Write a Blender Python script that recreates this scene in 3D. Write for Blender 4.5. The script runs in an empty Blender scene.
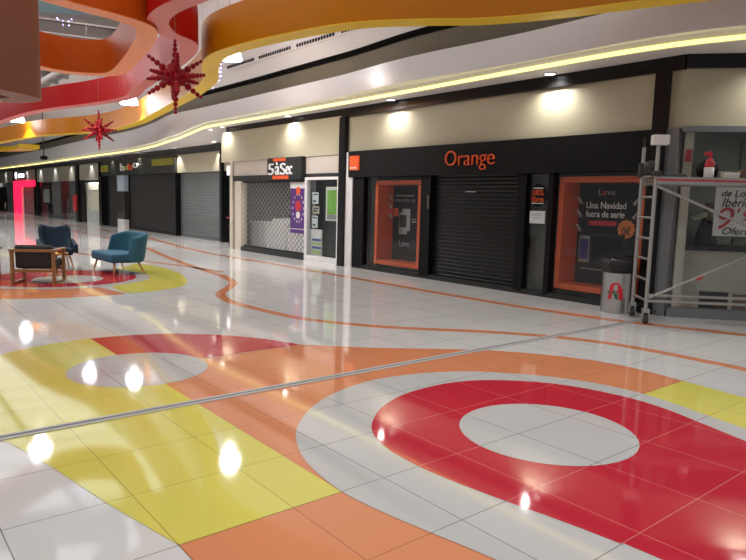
import bpy, bmesh, math, random
from mathutils import Vector, Matrix
random.seed(7)
S = bpy.context.scene
COL = S.collection
R2 = math.radians

# ------------------------------------------------------------------ camera, world, exposure
cam_d = bpy.data.cameras.new('camera'); cam = bpy.data.objects.new('camera', cam_d); COL.objects.link(cam)
cr = Vector((0.63163, 0.7748, 0.02687)); cu = Vector((-0.10997, 0.05523, 0.9924)); cf = Vector((-0.76743, 0.62979, -0.12009))
M = Matrix.Identity(4)
for i in range(3):
    M[i][0] = cr[i]; M[i][1] = cu[i]; M[i][2] = -cf[i]
M[0][3], M[1][3], M[2][3] = 3.2225, -1.0696, 1.5466
cam.matrix_world = M
cam_d.sensor_fit = 'HORIZONTAL'; cam_d.sensor_width = 36.0; cam_d.lens = 30.962
cam_d.clip_start = 0.05; cam_d.clip_end = 400
S.camera = cam
w = bpy.data.worlds.new('world'); S.world = w; w.use_nodes = True
w.node_tree.nodes['Background'].inputs[0].default_value = (0.98, 0.98, 1.0, 1)
w.node_tree.nodes['Background'].inputs[1].default_value = 0.28
S.view_settings.view_transform = 'Standard'; S.view_settings.look = 'None'
S.view_settings.gamma = 1.0; S.view_settings.use_curve_mapping = False
S.view_settings.exposure = 0.0
S.cycles.use_denoising = True

def area_light(name, loc, sx, sy, e, col=(1, 1, 1), rot=(0, 0, 0)):
    l = bpy.data.lights.new(name, 'AREA'); l.shape = 'RECTANGLE'; l.size = sx; l.size_y = sy; l.energy = e; l.color = col
    o = bpy.data.objects.new(name, l); o.location = loc; o.rotation_euler = rot; COL.objects.link(o); return o
area_light('atrium_fill', (-5, 1.5, 6.3), 14, 5, 380, (1.0, 0.98, 0.95))  # added soft fill under the roof, here and on the next line
area_light('atrium_fill', (-26, 3.0, 6.3), 26, 5, 640, (1.0, 0.98, 0.95))
def spot(name, loc, e, ang=80, blend=0.6, r=0.05, col=(1, 0.97, 0.92), parent=None, rot=(0, 0, 0)):
    l = bpy.data.lights.new(name, 'SPOT'); l.energy = e; l.spot_size = R2(ang); l.spot_blend = blend; l.shadow_soft_size = r; l.color = col
    o = bpy.data.objects.new(name, l); o.location = loc; o.rotation_euler = rot; COL.objects.link(o)
    if parent: o.parent = parent
    return o

# ------------------------------------------------------------------ materials
def lin(c): return tuple(((v / 255 / 12.92) if v / 255 <= 0.04045 else ((v / 255 + 0.055) / 1.055) ** 2.4) for v in c) + (1.0,)
def P(name, rgb, rough=0.5, metal=0.0, spec=0.5, emit=0.0, ecol=None, var=0.06, scale=6.0, bump=0.0, coat=0.0):
    m = bpy.data.materials.new(name); m.use_nodes = True; nt = m.node_tree; b = nt.nodes['Principled BSDF']
    tc = nt.nodes.new('ShaderNodeTexCoord'); no = nt.nodes.new('ShaderNodeTexNoise'); no.inputs['Scale'].default_value = scale; no.inputs['Detail'].default_value = 3
    nt.links.new(tc.outputs['Object'], no.inputs['Vector'])
    mix = nt.nodes.new('ShaderNodeMix'); mix.data_type = 'RGBA'
    c = lin(rgb); mix.inputs[6].default_value = tuple(v * (1 - var) for v in c[:3]) + (1,); mix.inputs[7].default_value = tuple(min(1, v * (1 + var)) for v in c[:3]) + (1,)
    nt.links.new(no.outputs['Fac'], mix.inputs[0]); nt.links.new(mix.outputs[2], b.inputs['Base Color'])
    b.inputs['Roughness'].default_value = rough; b.inputs['Metallic'].default_value = metal; b.inputs['Specular IOR Level'].default_value = spec
    if coat: b.inputs['Coat Weight'].default_value = coat
    if emit:
        b.inputs['Emission Color'].default_value = lin(ecol or rgb); b.inputs['Emission Strength'].default_value = emit
    if bump:
        bu = nt.nodes.new('ShaderNodeBump'); bu.inputs['Strength'].default_value = bump; bu.inputs['Distance'].default_value = 0.01
        n2 = nt.nodes.new('ShaderNodeTexNoise'); n2.inputs['Scale'].default_value = 150; nt.links.new(tc.outputs['Object'], n2.inputs['Vector'])
        nt.links.new(n2.outputs['Fac'], bu.inputs['Height']); nt.links.new(bu.outputs['Normal'], b.inputs['Normal'])
    return m

TILE = 0.6
def tile_mat(name, rgb, grout=(96, 90, 86), rough=0.05):
    m = bpy.data.materials.new(name); m.use_nodes = True; nt = m.node_tree; N = nt.nodes; L = nt.links; b = N['Principled BSDF']
    g = N.new('ShaderNodeNewGeometry'); sp = N.new('ShaderNodeSeparateXYZ'); L.new(g.outputs['Position'], sp.inputs[0])
    def math_(op, a, bb=None):
        n = N.new('ShaderNodeMath'); n.operation = op
        for i, v in enumerate((a, bb)):
            if v is None: continue
            if isinstance(v, (int, float)): n.inputs[i].default_value = v
            else: L.new(v, n.inputs[i])
        return n.outputs[0]
    ls = []
    for k in ('X', 'Y'):
        d = math_('DIVIDE', sp.outputs[k], TILE); d = math_('ADD', d, 0.5); d = math_('FRACT', d); d = math_('SUBTRACT', d, 0.5); d = math_('ABSOLUTE', d)
        ls.append(math_('LESS_THAN', d, 0.005))
    line = math_('MAXIMUM', ls[0], ls[1])
    no = N.new('ShaderNodeTexNoise'); no.inputs['Scale'].default_value = 1.4; no.inputs['Detail'].default_value = 6; L.new(g.outputs['Position'], no.inputs['Vector'])
    # every tile has its own slight shade
    vo = N.new('ShaderNodeTexWhiteNoise'); vo.noise_dimensions = '2D'
    fl = N.new('ShaderNodeVectorMath'); fl.operation = 'SCALE'; fl.inputs['Scale'].default_value = 1 / TILE; L.new(g.outputs['Position'], fl.inputs[0])
    f2 = N.new('ShaderNodeVectorMath'); f2.operation = 'FLOOR'; L.new(fl.outputs[0], f2.inputs[0]); L.new(f2.outputs[0], vo.inputs['Vector'])
    f = math_('ADD', math_('MULTIPLY', no.outputs['Fac'], 0.6), math_('MULTIPLY', vo.outputs['Value'], 0.4))
    c = lin(rgb); mix = N.new('ShaderNodeMix'); mix.data_type = 'RGBA'
    mix.inputs[6].default_value = tuple(v * 0.94 for v in c[:3]) + (1,); mix.inputs[7].default_value = tuple(min(1, v * 1.05) for v in c[:3]) + (1,)
    L.new(f, mix.inputs[0])
    m2 = N.new('ShaderNodeMix'); m2.data_type = 'RGBA'; L.new(mix.outputs[2], m2.inputs[6]); m2.inputs[7].default_value = lin(grout)
    L.new(math_('MULTIPLY', line, 0.75), m2.inputs[0]); L.new(m2.outputs[2], b.inputs['Base Color'])
    L.new(math_('ADD', math_('MULTIPLY', no.outputs['Fac'], 0.05), rough - 0.02), b.inputs['Roughness'])
    b.inputs['Specular IOR Level'].default_value = 0.55
    return m

def glass_mat(name, tint=(1, 1, 1), refl=0.1):
    m = bpy.data.materials.new(name); m.use_nodes = True; nt = m.node_tree; N = nt.nodes; L = nt.links
    N.remove(N['Principled BSDF']); out = N['Material Output']
    tr = N.new('ShaderNodeBsdfTransparent'); tr.inputs[0].default_value = tint + (1,)
    gl = N.new('ShaderNodeBsdfGlossy'); gl.inputs['Roughness'].default_value = 0.02
    fr = N.new('ShaderNodeFresnel'); fr.inputs['IOR'].default_value = 1.5
    no = N.new('ShaderNodeTexNoise'); no.inputs['Scale'].default_value = 2.0
    ma = N.new('ShaderNodeMath'); ma.operation = 'MULTIPLY_ADD'; L.new(no.outputs['Fac'], ma.inputs[0]); ma.inputs[1].default_value = 0.02; L.new(fr.outputs[0], ma.inputs[2])
    gm_ = N.new('ShaderNodeNewGeometry'); inv = N.new('ShaderNodeMath'); inv.operation = 'SUBTRACT'; inv.inputs[0].default_value = 1.0; L.new(gm_.outputs['Backfacing'], inv.inputs[1])
    m3 = N.new('ShaderNodeMath'); m3.operation = 'MULTIPLY'; L.new(ma.outputs[0], m3.inputs[0]); L.new(inv.outputs[0], m3.inputs[1])
    mx = N.new('ShaderNodeMixShader'); L.new(m3.outputs[0], mx.inputs[0]); L.new(tr.outputs[0], mx.inputs[1]); L.new(gl.outputs[0], mx.inputs[2])
    L.new(mx.outputs[0], out.inputs['Surface']); return m

m_tw = tile_mat('tile_white', (212, 209, 206)); m_tg = tile_mat('tile_grey', (192, 189, 186))
m_tr = tile_mat('tile_red', (190, 44, 60), (215, 130, 120)); m_to = tile_mat('tile_orange', (216, 138, 96), (150, 95, 65)); m_ty = tile_mat('tile_yellow', (216, 206, 98), (150, 140, 70))
m_beige = P('beige_panel', (176, 169, 144), 0.5, scale=2)
m_black = P('black_trim', (16, 16, 17), 0.3, spec=0.3)
m_blackm = P('black_matt', (12, 11, 13), 0.6, spec=0.2)
m_white = P('white_paint', (228, 226, 224), 0.5, var=0.02)
m_soffit = P('soffit_white', (222, 218, 216), 0.5, var=0.02)
m_fascia = P('fascia_white', (226, 226, 228), 0.25, var=0.02)
m_brown = P('olive_grey_wall', (112, 106, 88), 0.6)
m_dark = P('dark_void', (10, 10, 10), 0.9)
m_grey = P('grey_panel', (96, 95, 90), 0.5)
m_greywall = P('shop_grey', (120, 118, 112), 0.7)
m_dgrey = P('dark_grey', (44, 46, 46), 0.5, spec=0.3)
m_steel = P('steel', (190, 190, 188), 0.28, metal=1.0)
m_alu = P('aluminium', (168, 166, 162), 0.42, metal=0.7)
m_jamb = P('silver_frame', (126, 128, 130), 0.35, metal=0.5)
m_shutb = P('black_shutter', (15, 15, 16), 0.4, spec=0.3)
m_shutg = P('grey_shutter', (104, 108, 108), 0.42, metal=0.35)
m_orange = P('brand_orange', (238, 92, 34), 0.45)
m_orangef = P('orange_frame', (226, 96, 44), 0.4)
m_wht = P('white_letter', (235, 235, 235), 0.5, var=0.01)
m_greyl = P('grey_letter', (150, 150, 150), 0.5)
m_glass = glass_mat('clear_glass', (0.93, 0.95, 0.95))
m_led = P('led_warm', (255, 244, 180), 0.5, emit=1.7, ecol=(255, 240, 140))
m_lens = P('lamp_lens', (255, 255, 250), 0.4, emit=14, ecol=(255, 252, 245))
m_bay = P('bay_lens', (255, 255, 255), 0.4, emit=15, ecol=(250, 250, 255))
m_yshade = P('ribbon_yellow_shaded', (186, 112, 0), 0.42, spec=0.22)  # one paint per ribbon: faces darkened for shade, undersides lightened for floor bounce
m_ylit = P('ribbon_yellow_lit', (232, 192, 24), 0.4)
m_oshade = P('ribbon_orange_shaded', (190, 78, 14), 0.42, spec=0.22); m_olit = P('ribbon_orange_lit', (236, 132, 62), 0.4)
m_rshade = P('ribbon_red_shaded', (180, 14, 16), 0.38, spec=0.2); m_rlit = P('ribbon_red_lit', (206, 96, 88), 0.4)
m_gface = P('ribbon_blue_grey', (112, 136, 144), 0.4)
m_finger = P('finger_brown', (128, 78, 58), 0.5)
m_roof = P('roof_dark', (48, 46, 45), 0.6); m_beam = P('roof_beam', (176, 172, 166), 0.5)
m_teal = P('teal_fabric', (40, 90, 112), 0.85, scale=40, bump=0.3); m_navy = P('navy_fabric', (12, 38, 58), 0.85, scale=40, bump=0.3)
m_char = P('charcoal_fabric', (44, 42, 44), 0.85, scale=40, bump=0.3)
m_wood = P('oak_wood', (142, 100, 56), 0.5, var=0.15, scale=14); m_woodl = P('beech_wood', (196, 142, 90), 0.5, var=0.12, scale=14)
m_rbead = P('red_glitter', (146, 4, 22), 0.4, spec=0.25, var=0.3, scale=60)
m_bag = P('bin_bag', (22, 21, 22), 0.3, scale=20, bump=0.6)
m_logor = P('logo_red', (205, 28, 50), 0.4); m_logog = P('logo_green', (40, 92, 62), 0.4)
m_purple = P('poster_purple', (84, 44, 118), 0.5); m_posterw = P('poster_white', (222, 218, 214), 0.6)
m_green = P('poster_green', (120, 176, 66), 0.5, var=0.35, scale=9); m_paper = P('paper', (216, 224, 224), 0.6)
m_navyp = P('print_blue', (64, 84, 150), 0.5); m_pgreen = P('print_green', (170, 190, 120), 0.5); m_redp = P('print_red', (190, 40, 50), 0.5)
m_redled = P('red_light', (255, 20, 60), 0.5, emit=2.2, ecol=(255, 22, 64))
m_signw = P('lit_sign', (235, 240, 255), 0.5, emit=4.0, ecol=(225, 235, 255)); m_litw = P('lit_white', (255, 255, 255), 0.5, emit=2.0)
m_bulb = P('blue_bulb', (170, 170, 255), 0.4, emit=6, ecol=(175, 175, 255))
m_yrefl = P('painted_yellow_reflection', (136, 132, 16), 0.4, var=0.3, scale=1.5)
m_rubber = P('rubber', (48, 48, 46), 0.6); m_redbrown = P('maroon_panel', (96, 30, 24), 0.5)
m_purpd = P('phone_purple', (58, 50, 120), 0.3); m_badge = P('badge_orange', (214, 120, 50), 0.5)
m_ecru = P('ecru', (196, 186, 170), 0.6); m_crate = P('crate_brown', (110, 84, 66), 0.7)

# ------------------------------------------------------------------ mesh helpers
class MB:
    def __init__(self, M=None): self.bm = bmesh.new(); self.M = M or Matrix.Identity(4)
    def v(self, p): return self.bm.verts.new(self.M @ Vector(p))
    def f(self, vs):
        try: return self.bm.faces.new(vs)
        except ValueError: return None
    def hexa(self, a, b):
        va = [self.v(p) for p in a]; vb = [self.v(p) for p in b]; n = len(va)
        self.f(va[::-1]); self.f(vb)
        for i in range(n): self.f([va[i], va[(i + 1) % n], vb[(i + 1) % n], vb[i]])
        return self
    def box(self, x0, x1, y0, y1, z0, z1):
        return self.hexa([(x0, y0, z0), (x1, y0, z0), (x1, y1, z0), (x0, y1, z0)], [(x0, y0, z1), (x1, y0, z1), (x1, y1, z1), (x0, y1, z1)])
    def tube(self, p0, p1, r, r1=None, n=10):
        p0 = Vector(p0); p1 = Vector(p1); r1 = r if r1 is None else r1
        d = (p1 - p0).normalized(); a = d.orthogonal().normalized(); b = d.cross(a)
        c = [(math.cos(2 * math.pi * k / n), math.sin(2 * math.pi * k / n)) for k in range(n)]
        return self.hexa([p0 + (a * x + b * y) * r for x, y in c], [p1 + (a * x + b * y) * r1 for x, y in c])
    def path(self, pts, r, n=8):
        for a, b in zip(pts, pts[1:]): self.tube(a, b, r, n=n)
        return self
    def lathe(self, prof, c=(0, 0, 0), n=24, cap=True):
        rings = []
        for r, z in prof:
            rings.append([self.v((c[0] + r * math.cos(2 * math.pi * k / n), c[1] + r * math.sin(2 * math.pi * k / n), c[2] + z)) for k in range(n)])
        for A, B in zip(rings, rings[1:]):
            for k in range(n): self.f([A[k], A[(k + 1) % n], B[(k + 1) % n], B[k]])
        if cap: self.f(rings[0][::-1]); self.f(rings[-1])
        return self
    def ball(self, c, r, seg=8, rings=6, sz=1.0):
        prof = [(max(0.001, r * math.sin(math.pi * i / rings)), -r * sz * math.cos(math.pi * i / rings)) for i in range(rings + 1)]
        return self.lathe(prof, c, seg)
    def disc(self, cx, cz, r, y0, y1, n=28, wob=0.0, k=0):       # flat disc standing in an XZ plane
        P_ = [((r * (1 + wob * math.cos(k * 2 * math.pi * i / n))) * math.cos(2 * math.pi * i / n), (r * (1 + wob * math.cos(k * 2 * math.pi * i / n))) * math.sin(2 * math.pi * i / n)) for i in range(n)]
        return self.hexa([(cx + x, y0, cz + z) for x, z in P_], [(cx + x, y1, cz + z) for x, z in P_])
    def poly_xz(self, pts, y0, y1):
        return self.hexa([(x, y0, z) for x, z in pts], [(x, y1, z) for x, z in pts])
    def poly_xy(self, pts, z0, z1):
        return self.hexa([(x, y, z0) for x, y in pts], [(x, y, z1) for x, y in pts])
    def sheet(self, fn, nu, nv):                                  # closed thick sheet: fn(u, v, side)
        G = [[[self.v(fn(i / nu, j / nv, s)) for j in range(nv + 1)] for i in range(nu + 1)] for s in (0, 1)]
        for i in range(nu):
            for j in range(nv):
                self.f([G[0][i][j], G[0][i + 1][j], G[0][i + 1][j + 1], G[0][i][j + 1]])
                self.f([G[1][i][j + 1], G[1][i + 1][j + 1], G[1][i + 1][j], G[1][i][j]])
        for i in range(nu):
            self.f([G[0][i + 1][0], G[0][i][0], G[1][i][0], G[1][i + 1][0]]); self.f([G[0][i][nv], G[0][i + 1][nv], G[1][i + 1][nv], G[1][i][nv]])
        for j in range(nv):
            self.f([G[0][0][j], G[0][0][j + 1], G[1][0][j + 1], G[1][0][j]]); self.f([G[0][nu][j + 1], G[0][nu][j], G[1][nu][j], G[1][nu][j + 1]])
        return self
    def mesh(self, name, mats):
        bmesh.ops.recalc_face_normals(self.bm, faces=self.bm.faces)
        me = bpy.data.meshes.new(name); self.bm.to_mesh(me); self.bm.free()
        for m in (mats if isinstance(mats, (list, tuple)) else [mats]): me.materials.append(m)
        return me

def link(name, me, parent=None, smooth=False, bevel=0.0, sub=0):
    o = bpy.data.objects.new(name, me); COL.objects.link(o)
    if parent:
        o.parent = parent
        if parent.get('_world'):
            o.matrix_parent_inverse = Matrix.Translation(-Vector(parent.location))
    if smooth:
        for p in me.polygons: p.use_smooth = True
    if bevel:
        b = o.modifiers.new('bevel', 'BEVEL'); b.width = bevel; b.segments = 2; b.limit_method = 'ANGLE'
    if sub:
        s = o.modifiers.new('sub', 'SUBSURF'); s.levels = sub; s.render_levels = sub
    return o
def part(name, mb, mat, parent, **k):
    label = k.pop('label', None)
    o = link(name, mb.mesh(name, mat), parent, **k)
    if label: o['label'] = label
    return o
def struct(name, mb, mat, parent=None, **k):
    o = link(name, mb.mesh(name, mat), parent, **k)
    if parent is None: o['kind'] = 'structure'
    return o
def thing(name, label, cat, loc, group=None, world=True, rot=0.0):
    o = bpy.data.objects.new(name, None); COL.objects.link(o); o.location = loc; o.rotation_euler = (0, 0, rot); o.empty_display_size = 0.1
    o['label'] = label; o['category'] = cat
    if group: o['group'] = group
    if world: o['_world'] = 1
    return o
def single(name, mb, mat, label, cat, group=None, **k):
    o = link(name, mb.mesh(name, mat), None, **k); o['label'] = label; o['category'] = cat
    if group: o['group'] = group
    return o
def copy_tree(o, parent=None):
    c = o.copy(); COL.objects.link(c)
    if parent: c.parent = parent
    for ch in list(o.children): copy_tree(ch, c)
    return c
def text_mb(lines, y=0.0, depth=0.012, M=None, shear=0.0, off=0.0):
    """lines: (string, x0, x1, z0, z1) -> letters standing in an XZ plane, fitted to their boxes"""
    mb = MB(M)
    for s, x0, x1, z0, z1 in lines:
        cu_ = bpy.data.curves.new('t', 'FONT'); cu_.body = s; cu_.extrude = 0.5; cu_.resolution_u = 4; cu_.shear = shear; cu_.offset = off
        ob = bpy.data.objects.new('t', cu_); COL.objects.link(ob)
        dg = bpy.context.evaluated_depsgraph_get(); me = bpy.data.meshes.new_from_object(ob.evaluated_get(dg))
        bpy.data.objects.remove(ob); xs = [v.co.x for v in me.vertices]; ys = [v.co.y for v in me.vertices]
        if not xs: continue
        ax, bx, ay, by = min(xs), max(xs), min(ys), max(ys)
        vs = [mb.v((x0 + (v.co.x - ax) / (bx - ax) * (x1 - x0), y - depth * (0.5 + v.co.z), z0 + (v.co.y - ay) / (by - ay) * (z1 - z0))) for v in me.vertices]
        for p in me.polygons: mb.f([vs[i] for i in p.vertices])
        bpy.data.meshes.remove(me)
    return mb
def smooth_path(pts, n=6):
    out = []; P_ = [Vector((p[0], p[1])) for p in pts]
    for i in range(len(P_) - 1):
        a = P_[max(0, i - 1)]; b = P_[i]; c = P_[i + 1]; d = P_[min(len(P_) - 1, i + 2)]
        for k in range(n):
            t = k / n
            out.append(0.5 * ((2 * b) + (c - a) * t + (2 * a - 5 * b + 4 * c - d) * t * t + (3 * b - a - 3 * c + d) * t ** 3))
    out.append(P_[-1]); return [(p.x, p.y) for p in out]
def offset(pts, d):
    out = []
    for i, p in enumerate(pts):
        a = Vector(pts[max(0, i - 1)]); b = Vector(pts[min(len(pts) - 1, i + 1)]); t = (b - a).normalized()
        out.append((p[0] - t.y * d, p[1] + t.x * d))
    return out
def interp(tab, x):
    if x >= tab[0][0]: return tab[0][1]
    for (a, ya), (b, yb) in zip(tab, tab[1:]):
        if b <= x <= a:
            t = (a - x) / (a - b); t = t * t * (3 - 2 * t); return ya + (yb - ya) * t
    return tab[-1][1]

# ------------------------------------------------------------------ floor: one mesh, coloured tile inlays
fl = MB(); mats = [m_tw, m_tg, m_tr, m_to, m_ty]
def inlay(pts, z, mi):
    vs = [fl.bm.verts.new((x, y, z)) for x, y in pts]; f = fl.bm.faces.new(vs); f.material_index = mi
    if f.normal.z < 0 or True:
        f.normal_update()
        if f.normal.z < 0: f.normal_flip()
def arc(c, r, a0, a1, n=40): return [(c[0] + r * math.cos(R2(a0 + (a1 - a0) * i / n)), c[1] + r * math.sin(R2(a0 + (a1 - a0) * i / n))) for i in range(n + 1)]
def band(pts, wd, z, mi):
    p = smooth_path(pts, 8); a = offset(p, wd / 2); b = offset(p, -wd / 2)
    for i in range(len(p) - 1): inlay([a[i], a[i + 1], b[i + 1], b[i]], z, mi)
inlay([(-72, -9), (9, -9), (9, 16), (-72, 16)], 0.0, 0)
CL = (-2.47, 0.90); CR = (0.68, 2.61)
top = smooth_path([(-2.525, 2.647), (-2.274, 2.907), (-1.95, 3.25), (-1.583, 3.745), (-1.271, 4.127), (-0.94, 4.42), (-0.6, 4.64), (-0.3, 4.77), (0.0, 4.83), (0.3, 4.82), (0.609, 4.777)])
inlay(top + [(0.606, 0.905), (0.606, 0.9), (CL[0], 0.9)], 0.001, 3)                                  # orange field
inlay([(0.609, 4.777), (1.171, 4.70), (2.0, 4.45), (5, 4.0), (5, 3.3), (2.0, 3.6), (0.606, 3.8)], 0.001, 4)     # yellow on the right
inlay([(0.603, 0.0), (5, 0.0), (5, 1.3), (1.5, 1.3), (0.603, 1.2)], 0.001, 3)                        # orange, near
inlay([(CL[0] - 1.5, 0.9)] + arc(CL, 1.5, 180, 282) + [(-1.38, -0.46), (-1.143, -0.36), (-0.6, -0.24), (0.02, -0.13), (0.6, 0.0), (0.603, 0.0), (0.603, 0.905), (CL[0], 0.905)], 0.002, 4)
rt = smooth_path([(-3.97, 0.897), (-3.93, 1.267), (-3.8, 1.663), (-3.646, 1.889), (-3.431, 2.13), (-3.017, 2.44), (-2.525, 2.647)])
inlay(rt + [(-2.50, 0.9)], 0.0025, 2)
inlay(arc(CL, 0.6, 0, 360)[:-1], 0.0035, 1)
gl = smooth_path([(5, 2.9), (3, 3.3), (2.0, 3.68), (1.497, 3.848), (1.122, 3.95), (0.866, 4.02), (0.604, 4.06), (0.38, 4.05), (0.139, 3.992), (-0.119, 3.88), (-0.379, 3.70), (-0.703, 3.379), (-0.878, 3.05), (-0.965, 2.736), (-0.985, 2.36), (-0.87, 1.92), (-0.652, 1.534), (-0.36, 1.235), (-0.137, 1.09), (0.09, 0.99), (0.34, 0.93), (0.598, 0.905), (0.805, 0.92), (1.024, 0.955), (1.201, 0.99), (1.531, 1.055), (2.2, 1.15), (5, 1.25)])
inlay(gl, 0.0035, 1)
rd = smooth_path([(5, 2.6), (3, 3.05), (2.2, 3.36), (1.592, 3.58), (1.229, 3.71), (0.93, 3.81), (0.63, 3.845), (0.3, 3.80), (0.0, 3.68), (-0.24, 3.49), (-0.46, 3.2), (-0.555, 2.85), (-0.53, 2.4), (-0.386, 2.03), (-0.18, 1.757), (0.03, 1.59), (0.3, 1.495), (0.6, 1.47), (0.85, 1.485), (1.189, 1.535), (1.494, 1.59), (1.793, 1.63), (2.1, 1.66), (5, 1.75)])
inlay(rd, 0.0045, 2)
inlay(arc(CR, 0.6, 0, 360)[:-1], 0.0055, 1)
# seating island
CS = (-9.55, 1.95)
inlay(arc(CS, 2.55, -100, 8) + [CS], 0.001, 3)
inlay(smooth_path([(-8.0, 2.37), (-7.1, 2.36), (-7.22, 3.0), (-7.6, 3.5), (-8.28, 3.83), (-9.3, 4.12), (-10.69, 4.24), (-11.64, 4.06)]) + [(-10.6, 3.2), (-9.5, 2.4)], 0.002, 4)
inlay(arc(CS, 1.55, 0, 360)[:-1], 0.003, 1); inlay(arc(CS, 1.3, 0, 360)[:-1], 0.004, 2); inlay(arc((-9.3, 2.0), 0.6, 0, 360)[:-1], 0.005, 1)
band([(-9.2, 5.0), (-11.0, 4.7), (-14, 3.8), (-17, 3.2)], 0.16, 0.001, 3)
# thin orange guide bands
band([(-40, 7.5), (-32, 7.7), (-26, 7.7), (-22.0, 7.75), (-18.927, 7.4), (-16.965, 7.1), (-14.125, 6.8), (-12.846, 6.8), (-10.668, 6.88), (-8.79, 6.88), (-6.56, 6.89), (-4.865, 6.89), (-3.013, 6.95), (-1.664, 7.13), (-0.995, 7.33), (-0.365, 7.56), (0.3, 7.8), (3, 9)], 0.2, 0.001, 3)
band([(-40, 6.3), (-28, 6.4), (-22, 6.3), (-16.62, 5.95), (-13.873, 5.458), (-11.328, 5.037), (-9.537, 4.80), (-8.5, 4.68), (-7.75, 4.5), (-7.30, 4.28), (-6.95, 4.03), (-6.6, 3.74), (-6.178, 3.5), (-5.6, 3.36), (-5.0, 3.36), (-4.4, 3.41), (-3.9, 3.48), (-3.577, 3.60), (-2.94, 3.97), (-2.455, 4.39), (-2.026, 4.84), (-1.562, 5.23), (-1.193, 5.47), (-0.827, 5.63), (-0.417, 5.73), (0.016, 5.76), (0.416, 5.76), (0.8, 5.75), (3, 5.5)], 0.16, 0.001, 3)
me = bpy.data.meshes.new('floor'); fl.bm.to_mesh(me); fl.bm.free()
for m in mats: me.materials.append(m)
floor = bpy.data.objects.new('floor', me); COL.objects.link(floor); floor['kind'] = 'structure'
j = MB(); j.box(-1.318, -1.290, -9, 7.55, 0.0, 0.0085); j.box(-1.252, -1.224, -9, 7.55, 0.0, 0.0085)
m_rail = P('joint_rail', (186, 184, 182), 0.45, metal=0.2)
struct('trim_1', j, m_rail)
j = MB(); j.box(-1.290, -1.252, -9, 7.55, 0.0, 0.0065); struct('trim_2', j, P('joint_rubber', (120, 118, 118), 0.6))

# ------------------------------------------------------------------ facade lines
A40 = R2(40); D40 = (math.cos(A40), math.sin(A40)); C0 = (-1.24, 8.2)
MR = Matrix.Translation((C0[0], C0[1], 0)) @ Matrix.Rotation(A40, 4, 'Z')       # local frame of the angled shop on the right
YL = 9.2; YR = 8.2; YS = 8.13
# beige panels over the shops
b = MB()
b.box(-9.34, -1.44, YR, YR + 0.15, 2.70, 3.53); b.box(-1.46, -1.24, YR, YR + 0.15, 2.70, 3.53)
b.box(-15.64, -9.34, YS, YS + 0.2, 2.66, 3.56); b.box(-15.64, -15.5, YS + 0.2, YL + 0.2, 2.66, 3.5)
b.box(-21.8, -15.6, YL, YL + 0.15, 2.5, 3.22)
b.M = MR; b.box(0, 4.2, 0, 0.15, 2.74, 3.55)
struct('wall_back', b, m_beige)
b = MB(); b.box(-72, -31.6, YL, YL + 0.15, 2.32, 3.22); struct('wall_far', b, P('far_panel', (142, 140, 130), 0.55, scale=2))
b = MB(); b.box(-14.95, -9.34, YS + 0.03, YS + 0.2, 2.22, 2.655); struct('wall_band', b, P('pale_band', (196, 186, 176), 0.5, scale=2))
# black trim under the soffit
t = MB(); t.box(-15.35, -1.24, YR - 0.06, YR + 0.1, 3.52, 3.73); t.box(-72, -15.6, YL - 0.06, YL + 0.1, 3.2, 3.46)
t.M = MR; t.box(-0.02, 4.2, -0.06, 0.1, 3.53, 3.73)
struct('trim_3', t, m_black)
# black uprights
t = MB()
for x0, x1, y, z1 in ((-9.34, -9.12, YR - 0.12, 3.52), (-1.63, -1.44, YR - 0.12, 3.52), (-17.8, -17.62, YL - 0.1, 3.2), (-21.95, -21.7, YL - 0.1, 2.5), (-31.75, -31.3, YL - 0.1, 3.2), (-36.1, -35.6, YL - 0.1, 3.2), (-46.2, -46.0, YL - 0.08, 3.2), (-53.8, -53.5, YL - 0.08, 3.2)):
    t.box(x0, x1, y, y + 0.3, 0, z1)
struct('trim_4', t, m_black)
# dark base strip under the fronts
t = MB(); t.box(-8.86, -1.44, YR - 0.02, YR + 0.14, 0, 0.09); t.box(-14.3, -10.84, YS - 0.03, YS + 0.12, 0, 0.12); struct('baseboard_back', t, m_dgrey)

# ------------------------------------------------------------------ ceiling: soffit, LED cove, bulkhead, roof
E_TAB = [(6, 11.5), (3, 9.9), (1, 8.55), (-0.34, 7.82), (-1.06, 7.62), (-2.2, 7.6), (-4, 7.64), (-8, 7.78), (-14, 7.84), (-16.6, 7.80), (-18.4, 7.7), (-21.4, 8.3), (-25, 8.7), (-32, 8.72), (-42, 8.95), (-72, 9.05)]
def E_(x): return interp_lin(E_TAB, x)
def interp_lin(tab, x):
    if x >= tab[0][0]: return tab[0][1]
    for (a, ya), (b_, yb) in zip(tab, tab[1:]):
        if b_ <= x <= a: return ya + (yb - ya) * (a - x) / (a - b_)
    return tab[-1][1]
def zs(x): return interp([(-15.6, 3.72), (-18.6, 3.45)], x)
def lip(x): return interp([(-1.0, 0.14), (-3.2, 0.08), (-6.5, 0.30), (-9, 0.18), (-14, 0.16), (-18, 0.12)], x)
def yf(x): return YL + 0.05 if x < -15.62 else (YR + 0.05 if x < C0[0] else YR + 0.05 + (x - C0[0]) * math.tan(A40))
xs = []
x = 6.0
while x > -72:
    xs.append(x); x -= 0.25 if x > -34 else 1.0
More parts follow.
